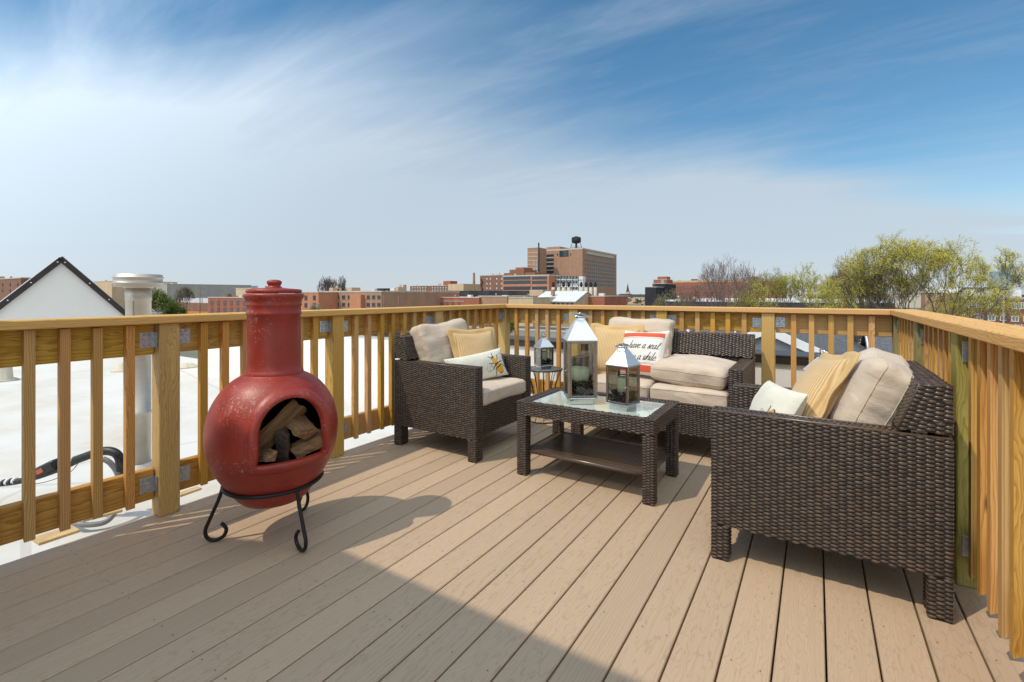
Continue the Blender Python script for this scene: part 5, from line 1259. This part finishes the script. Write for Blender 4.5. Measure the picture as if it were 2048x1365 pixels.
# ---------------------------------------------------------------- houses behind the parapet
SHN = NT('grey_shingles'); 
def shingles():
    t = SHN; c = t.coord(); br = t.n('TexBrick'); t.l(t.mapping(c, (3.2, 3.2, 3.2)), br.inputs['Vector']); br.inputs['Scale'].default_value = 1.0; br.inputs['Brick Width'].default_value = 1.0; br.inputs['Row Height'].default_value = .42; br.inputs['Mortar Size'].default_value = .03
    br.inputs['Color1'].default_value = (.085, .088, .095, 1); br.inputs['Color2'].default_value = (.125, .128, .135, 1); br.inputs['Mortar'].default_value = (.035, .036, .04, 1)
    n = t.noise(c, 2, 5, .6); t.set(t.mix(t.rng(n, .35, .7, 0, .35), br.outputs['Color'], (.15, .155, .165)), .9); t.bump(br.outputs['Fac'], -.3, .01)
shingles()
SIDING = simple('lavender_grey_siding', (.50, .47, .46), .7, var=.05, vs=2)
def gable_front_house():
    Zh = 13.0; ap = at(1536, 655, Zh); e = empty('gable_house', (ap.x, ap.y, GZ)); tag(e, 'house with grey siding gable and white rake trim behind the parapet', 'house'); H = ap.z - GZ; hw = 2.5; sl = .46; depth = 9; eh = H - hw * sl
    m = MB(); m.box(-hw, hw, 0, depth, 0, eh - .2); m.build('wall', SIDING, e)
    m = MB(); m.prism([(-hw, eh - .2), (hw, eh - .2), (hw, eh), (0, H - .05), (-hw, eh)], 'y', .05, depth); m.build('gable_wall', SIDING, e)
    s = MB(); c = .105; z = eh - .35; k = 0
    while z < H - .12:
        ww = hw if z < eh else max(.05, (H - .08 - z) / sl); s.add([(-ww, .03, z), (ww, .03, z), (ww, .012, z + c), (-ww, .012, z + c), (-ww, .012 - .022, z), (ww, .012 - .022, z)], [(4, 5, 2, 3), (0, 1, 5, 4)]); z += c; k += 1
    tag(s.build('siding_courses', SIDING, e), kind='stuff')
    L = math.hypot(hw + .3, (hw + .3) * sl); ang = math.atan(sl)
    for sg in (-1, 1):
        r = MB(); r.cbox(*((0, L) if sg > 0 else (-L, 0)), -.28, depth + .3, 0, .06, .01); r.build('roof_slope', SHN.m, e, (0, 0, H + .002 * sg), (0, ang * sg, 0))
        t = MB(); t.cbox(0, L, -.32, -.285, -.16, .06, .006)
        if sg > 0: t.build('rake_trim', M['trim_white'], e, (0, 0, H), (0, ang, 0))
        else:
            t2 = MB(); t2.cbox(-L, 0, -.32, -.285, -.16, .06, .006); t2.build('rake_trim', M['trim_white'], e, (0, 0, H), (0, -ang, 0))
gable_front_house()
def slope_house(label, xl, xr, ytop, ybot, Z, trimL, trimR, pipe=None, mat=None):
    """roof slope facing the camera side, ridge along x"""
    a = at(xl, ybot, Z); b_ = on_u(xr, ybot, a.y); w = b_.x - a.x; e = empty('shingled_house', (a.x, a.y, GZ)); tag(e, label, 'house', 'houses behind the parapet'); eh = a.z - GZ
    k = 1; dz = .5
    rise = 0
    # depth of the slope from the photo: ridge seen at ytop
    for d in np.linspace(.5, 3.4, 60):
        zt = a.z + d * .42; p = Vector((a.x + w / 2, a.y + d, zt)); Zc = -SN * p.x + CS * p.y; y = HOR + (CAM_H - zt) / Zc * F_PX
        if y <= ytop: break
    m = MB(); m.box(.15, w - .15, .2, 2 * d - .2, 0, eh - .02); m.prism([(.2, eh - .02), (2 * d - .2, eh - .02), (d, eh + d * .42 - .12)], 'x', .15, w - .15); m.build('wall', SIDING, e)
    L = math.hypot(d, d * .42) + .15; ang = math.atan(.42)
    r = MB(); r.cbox(0, w, -.15, L - .15, -.03, .04, .008); ro = r.build('roof_slope', mat or SHN.m, e, (0, 0, eh), (ang, 0, 0))
    r = MB(); r.cbox(0, w, -.15, L - .15, -.03, .04, .008); r.build('roof_slope', mat or SHN.m, e, (w, 2 * d, eh), (ang, 0, math.pi))
    for has, x in ((trimL, -.05), (trimR, w + .005)):
        if has: t = MB(); t.cbox(x, x + .045, -.2, L - .16, -.12, .055, .006); t.build('rake_trim', M['trim_white'], e, (0, 0, eh), (ang, 0, 0))
    g = MB(); g.cbox(0, w, -.24, -.155, -.10, .0, .01); g.build('gutter', M['trim_white'], e, (0, 0, eh), (ang, 0, 0))
    if pipe: p = MB(); p.lathe([(.16, -.1), (.09, .05), (.07, .07), (.07, .75), (.09, .76), (.09, .82), (0, .84)], 14); p.build('vent_pipe', M['trim_white'], e, (w * pipe[0], d * pipe[1], eh + d * pipe[1] * .42))
slope_house('grey shingled house roof right of the siding gable with white vent pipe', 1560, 1703, 640, 716, 17.5, False, True, (.66, .55))
slope_house('grey shingled house roof at the right end of the back railing', 1742, 1900, 652, 716, 15.5, True, False)
slope_house('dark shingled house roof behind the loveseat with white pipe', 1345, 1462, 650, 684, 24, False, True, (.22, .4))
slope_house('pale roofed garage with white edge left of the loveseat', 1188, 1250, 650, 676, 30, True, True, None, B['grey'])

# ---------------------------------------------------------------- trees
def leafmat(name, a, b):
    t = NT(name); g = t.n('NewGeometry').outputs['Random Per Island']; t.set(t.ramp(g, [(0, a), (1, b)]), .7, 0, .25)
    t.b.inputs['Transmission Weight'].default_value = 0; t.b.inputs['Subsurface Weight'].default_value = 0
    tr = t.n('BsdfTranslucent'); t.l(t.ramp(g, [(0, tuple(k * 1.2 for k in a)), (1, tuple(min(1, k * 1.2) for k in b))]), tr.inputs[0]); mx = t.n('MixShader'); mx.inputs[0].default_value = .35
    t.l(t.b.outputs[0], mx.inputs[1]); t.l(tr.outputs[0], mx.inputs[2]); t.l(mx.outputs[0], t.o.inputs[0]); return t.m
LF = {'yellow': leafmat('spring_leaf', (.36, .33, .045), (.62, .55, .09)), 'green': leafmat('green_leaf', (.08, .12, .025), (.19, .22, .055)), 'olive': leafmat('olive_bud', (.26, .23, .09), (.38, .33, .15)), 'blossom': leafmat('pale_blossom', (.34, .34, .24), (.46, .46, .33)), 'red': leafmat('red_bud', (.17, .07, .05), (.25, .11, .08))}
BARK = simple('tree_bark', (.13, .10, .08), .95, var=.3, vs=2); BARK2 = simple('grey_brown_twig', (.16, .11, .095), .95, var=.3, vs=2)
def tree(label, base, H, Wd, seed, leaf, nleaf, lsize, levels=6, spread=.55, bark=None, trunk_frac=.22, group='trees beyond the railing', up=.35, lean=0.0, wmin=.012):
    rg = random.Random(seed); segs = []; tips = []
    def grow(p, d, L, r, lv):
        q = p; nseg = 3 if lv < 3 else 2; pts = [p]
        for k in range(nseg):
            d = (d + Vector((rg.gauss(0, .10), rg.gauss(0, .10), rg.gauss(0, .06) + up * .12))).normalized(); q = q + d * (L / nseg); pts.append(q)
        segs.append((pts, r, r * .68, lv))
        if lv >= levels:
            tips.extend([(pts[-1], d), ((pts[-2] + pts[-1]) / 2, d)]); return
        if lv >= levels - 2: tips.extend((q_, d) for q_ in pts[1:])
        kids = rg.choice((2, 3, 3)) if lv else rg.choice((4, 5, 6))
        for k in range(kids):
            az = 2 * math.pi * (k + rg.random() * .7) / kids; el = spread * rg.uniform(.55, 1.25) * (1.15 if lv == 0 else 1)
            o = d.orthogonal().normalized(); o.rotate(Matrix.Rotation(az, 3, d)); nd = (d * math.cos(el) + o * math.sin(el)); nd.z += up * .35
            grow(pts[-1] if rg.random() < .75 or lv == 0 else pts[-2], nd.normalized(), L * rg.uniform(.66, .88), r * (.62 if kids > 2 else .7), lv + 1)
    grow(Vector((0, 0, 0)), Vector((lean, lean * .4, 1)).normalized(), 1.0, .075, 0)
    allp = np.array([p for s in segs for p in s[0]]); mx = allp.max(0); mn = allp.min(0)
    tp = np.array([t_[0] for t_ in tips]); cc = tp.mean(0); zm = cc[2]
    rad = np.hypot(tp[:, 0] - cc[0], tp[:, 1] - cc[1]); sx = Wd / 2 / np.percentile(rad, 88); sz = H / np.percentile(tp[:, 2], 98)
    c0 = Vector((0, 0, .40 * H)); ax_ = Vector((Wd / 2 * 1.05, Wd / 2 * 1.05, .64 * H))
    def S(p):
        q = Vector(((p.x - cc[0] * min(1, p.z / zm)) * sx, (p.y - cc[1] * min(1, p.z / zm)) * sx, p.z * sz))
        t = Vector(((q.x - c0.x) / ax_.x, (q.y - c0.y) / ax_.y, (q.z - c0.z) / ax_.z)); r = t.length
        if r > .75: t *= (.75 + .42 * math.log(1 + (r - .75) / .42)) / r
        return Vector((t.x * ax_.x, t.y * ax_.y, c0.z + t.z * ax_.z))
    e = empty('tree', base, (0, 0, rg.uniform(0, 6))); tag(e, label, 'tree', group)
    tb = MB(); wb = MB()
    for pts, r0, r1, lv in segs:
        n = len(pts); rr = [(r0 + (r1 - r0) * i / (n - 1)) * min(sx, sz) * .5 for i in range(n)]
        rr = [max(x, wmin) for x in rr]
        (tb if lv < 3 else wb).tube([S(p) for p in pts], rr, 7 if lv < 2 else (5 if lv < 4 else 3), caps=False, smooth=lv < 3)
    tb.build('trunk', bark or BARK, e); w = wb.build('branches', bark or BARK, e); tag(w, kind='stuff')
    if nleaf:
        vs = []; fs = []
        for i in range(nleaf):
            p, d = tips[rg.randrange(len(tips))]; q = S(p) + Vector((rg.gauss(0, 1), rg.gauss(0, 1), rg.gauss(0, 1))) * lsize * 1.5
            a = Vector((rg.gauss(0, 1), rg.gauss(0, 1), rg.gauss(0, 1))).normalized(); b = a.orthogonal().normalized(); s = lsize * rg.uniform(.6, 1.3); k = len(vs)
            vs += [q - a * s, q + b * s * .45, q + a * s, q - b * s * .45]; fs.append((k, k + 1, k + 2, k + 3))
        m = MB(); m.add(vs, fs); tag(m.build('crown', LF[leaf], e), kind='stuff')
    return e
def tree_px(label, px, ytop, wpx, Z, seed, leaf, nleaf, lsize, **kw):
    t = at(px, ytop, Z); tree(label, (t.x, t.y, GZ), t.z - GZ, wpx * Z / F_PX, seed, leaf, nleaf, lsize, wmin=.0002 * Z, **kw)
tree_px('large spreading yellow-green tree at the right end of the skyline', 1832, 472, 285, 46, 41, 'yellow', 52000, .072, levels=8, spread=.48, up=.34)
tree_px('tall yellow-green tree left of the largest tree', 1728, 496, 130, 50, 12, 'yellow', 7000, .062, levels=7, spread=.40, up=.5)
tree_px('low leaning yellow-green tree under the largest tree by the townhouses', 1935, 560, 150, 52, 13, 'yellow', 9000, .07, levels=6, spread=.5, up=.25)
tree_px('airy yellow-green tree left of the dark brick block', 1610, 534, 150, 78, 14, 'yellow', 9000, .09, levels=6, spread=.42, up=.5)
tree_px('small airy yellow-green tree between the bare trees and the others', 1545, 540, 110, 80, 15, 'yellow', 7000, .09, levels=6, spread=.42, up=.5)
tree_px('low bright yellow-green tree in front of the long red factory', 1500, 563, 85, 72, 16, 'yellow', 7500, .09, levels=6, spread=.5, up=.3)
tree_px('yellow-green tree in front of the dark brick block', 1680, 556, 110, 66, 17, 'yellow', 8000, .085, levels=6, spread=.45, up=.35)
tree_px('tall bare tree rising over the long red factory', 1445, 512, 110, 70, 18, 'red', 300, .06, levels=6, spread=.45, up=.35, bark=BARK2)
tree_px('bare tree right of the tallest bare tree', 1488, 520, 75, 74, 19, 'red', 200, .06, levels=6, spread=.42, up=.4, bark=BARK2)
tree_px('reddish bare tree in front of the red factory', 1405, 556, 100, 76, 20, 'red', 900, .08, levels=6, spread=.5, up=.3, bark=BARK2)
tree_px('olive budding shrub tree in front of the black building', 1345, 579, 90, 82, 21, 'olive', 2400, .11, levels=6, spread=.55, up=.25)
tree_px('leafy green tree beside the flue pipe', 322, 581, 46, 120, 22, 'green', 3600, .26, levels=5, spread=.5, up=.3)
tree_px('rounded green shrub tree right of the flue pipe', 350, 600, 40, 110, 23, 'green', 2600, .24, levels=5, spread=.5, up=.2)
tree_px('bare brown tree in front of the office block', 368, 573, 36, 170, 24, 'olive', 500, .2, levels=6, spread=.5, up=.3)
tree_px('pale budding tree above the brown brick building', 683, 553, 26, 190, 25, 'blossom', 1500, .2, levels=6, spread=.4, up=.5)
tree_px('thin bare trees above the orange brick building', 655, 551, 40, 195, 26, 'olive', 150, .14, levels=6, spread=.42, up=.5)
tree_px('small white blossoming tree before the brown brick building', 631, 608, 20, 120, 27, 'blossom', 2200, .16, levels=5, spread=.5, up=.2)
tree_px('small yellow shrub seen between the house roofs', 1480, 655, 50, 26, 28, 'olive', 1500, .07, levels=5, spread=.6, up=.2)
tree_px('rust brown shrub in the yard between the two shingled roofs', 1718, 655, 60, 30, 29, 'red', 2500, .06, levels=6, spread=.6, up=.2)
tree_px('green street tree seen beside the corner post of the railing', 1020, 640, 26, 110, 30, 'green', 1800, .2, levels=5, spread=.5, up=.2)
def far_wood():
    rg = random.Random(5); vs = []; fs = []
    for i in range(9000):
        px = rg.uniform(-300, 2350); Z = rg.uniform(420, 1100); g = at(px, 588, Z); h_ = rg.uniform(2, 10.5) * (.7 + .5 * noise.noise(Vector((px * .02, Z * .01, 0))))
        q = Vector((g.x, g.y, GZ + max(.5, h_))); k = len(vs); s = rg.uniform(1.0, 2.4); a = Vector((rg.gauss(0, 1), rg.gauss(0, 1), rg.gauss(0, 1))).normalized(); b = a.orthogonal().normalized()
        vs += [q - a * s, q + b * s, q + a * s, q - b * s]; fs.append((k, k + 1, k + 2, k + 3))
    m = MB(); m.add(vs, fs); o = m.build('distant_wood', leafmat('distant_foliage', (.075, .07, .05), (.13, .12, .075))); tag(o, 'distant band of bare and budding trees along the horizon', 'trees', kind='stuff')
    for px, y, Z, w, wm, rm, lab in ((285, 592, 420, 20, 'white', 'metal', 'small white shed low on the horizon just right of the flue pipe'), (445, 593, 520, 24, 'grey', 'slate', 'grey flat-roofed shed behind the two-storey brick factory'), (780, 590, 600, 22, 'tan', 'grey', 'tan shed behind the stout red smokestack'),
            (1248, 592, 640, 16, 'white', 'slate', 'small white house with dark roof below the church steeple'), (1272, 594, 520, 18, 'tan', 'slate', 'tan house left of the black building on the horizon'), (1590, 590, 420, 22, 'white', 'metal', 'pale shed glimpsed behind the airy yellow-green tree'),
            (1800, 588, 380, 26, 'pale', 'grey', 'pale flat building glimpsed behind the largest tree'), (1900, 586, 300, 24, 'brown', 'white', 'brown building with white roof behind the largest tree'), (1975, 585, 240, 16, 'white', 'slate', 'white rooftop house above the brick townhouses')):
        g = at(px, y, Z); e = empty('distant_building', (g.x, g.y, GZ)); hh = max(3, g.z - GZ)
        m = MB(); m.box(-w / 2, w / 2, 0, 14, 0, hh); m.build('wall', B[wm], e); m = MB(); m.prism([(-.4, hh + .01), (14.4, hh + .01), (7, hh + 2.6)], 'x', -w / 2 - .3, w / 2 + .3); m.build('roof', B[rm], e)
        for q in (-.3, 0, .3): inst('window', wmesh(1.6, 1.6, WG, WW), e, (w * q, -.03, hh - 1.8))
        tag(e, lab, 'building', 'small distant buildings')
far_wood()
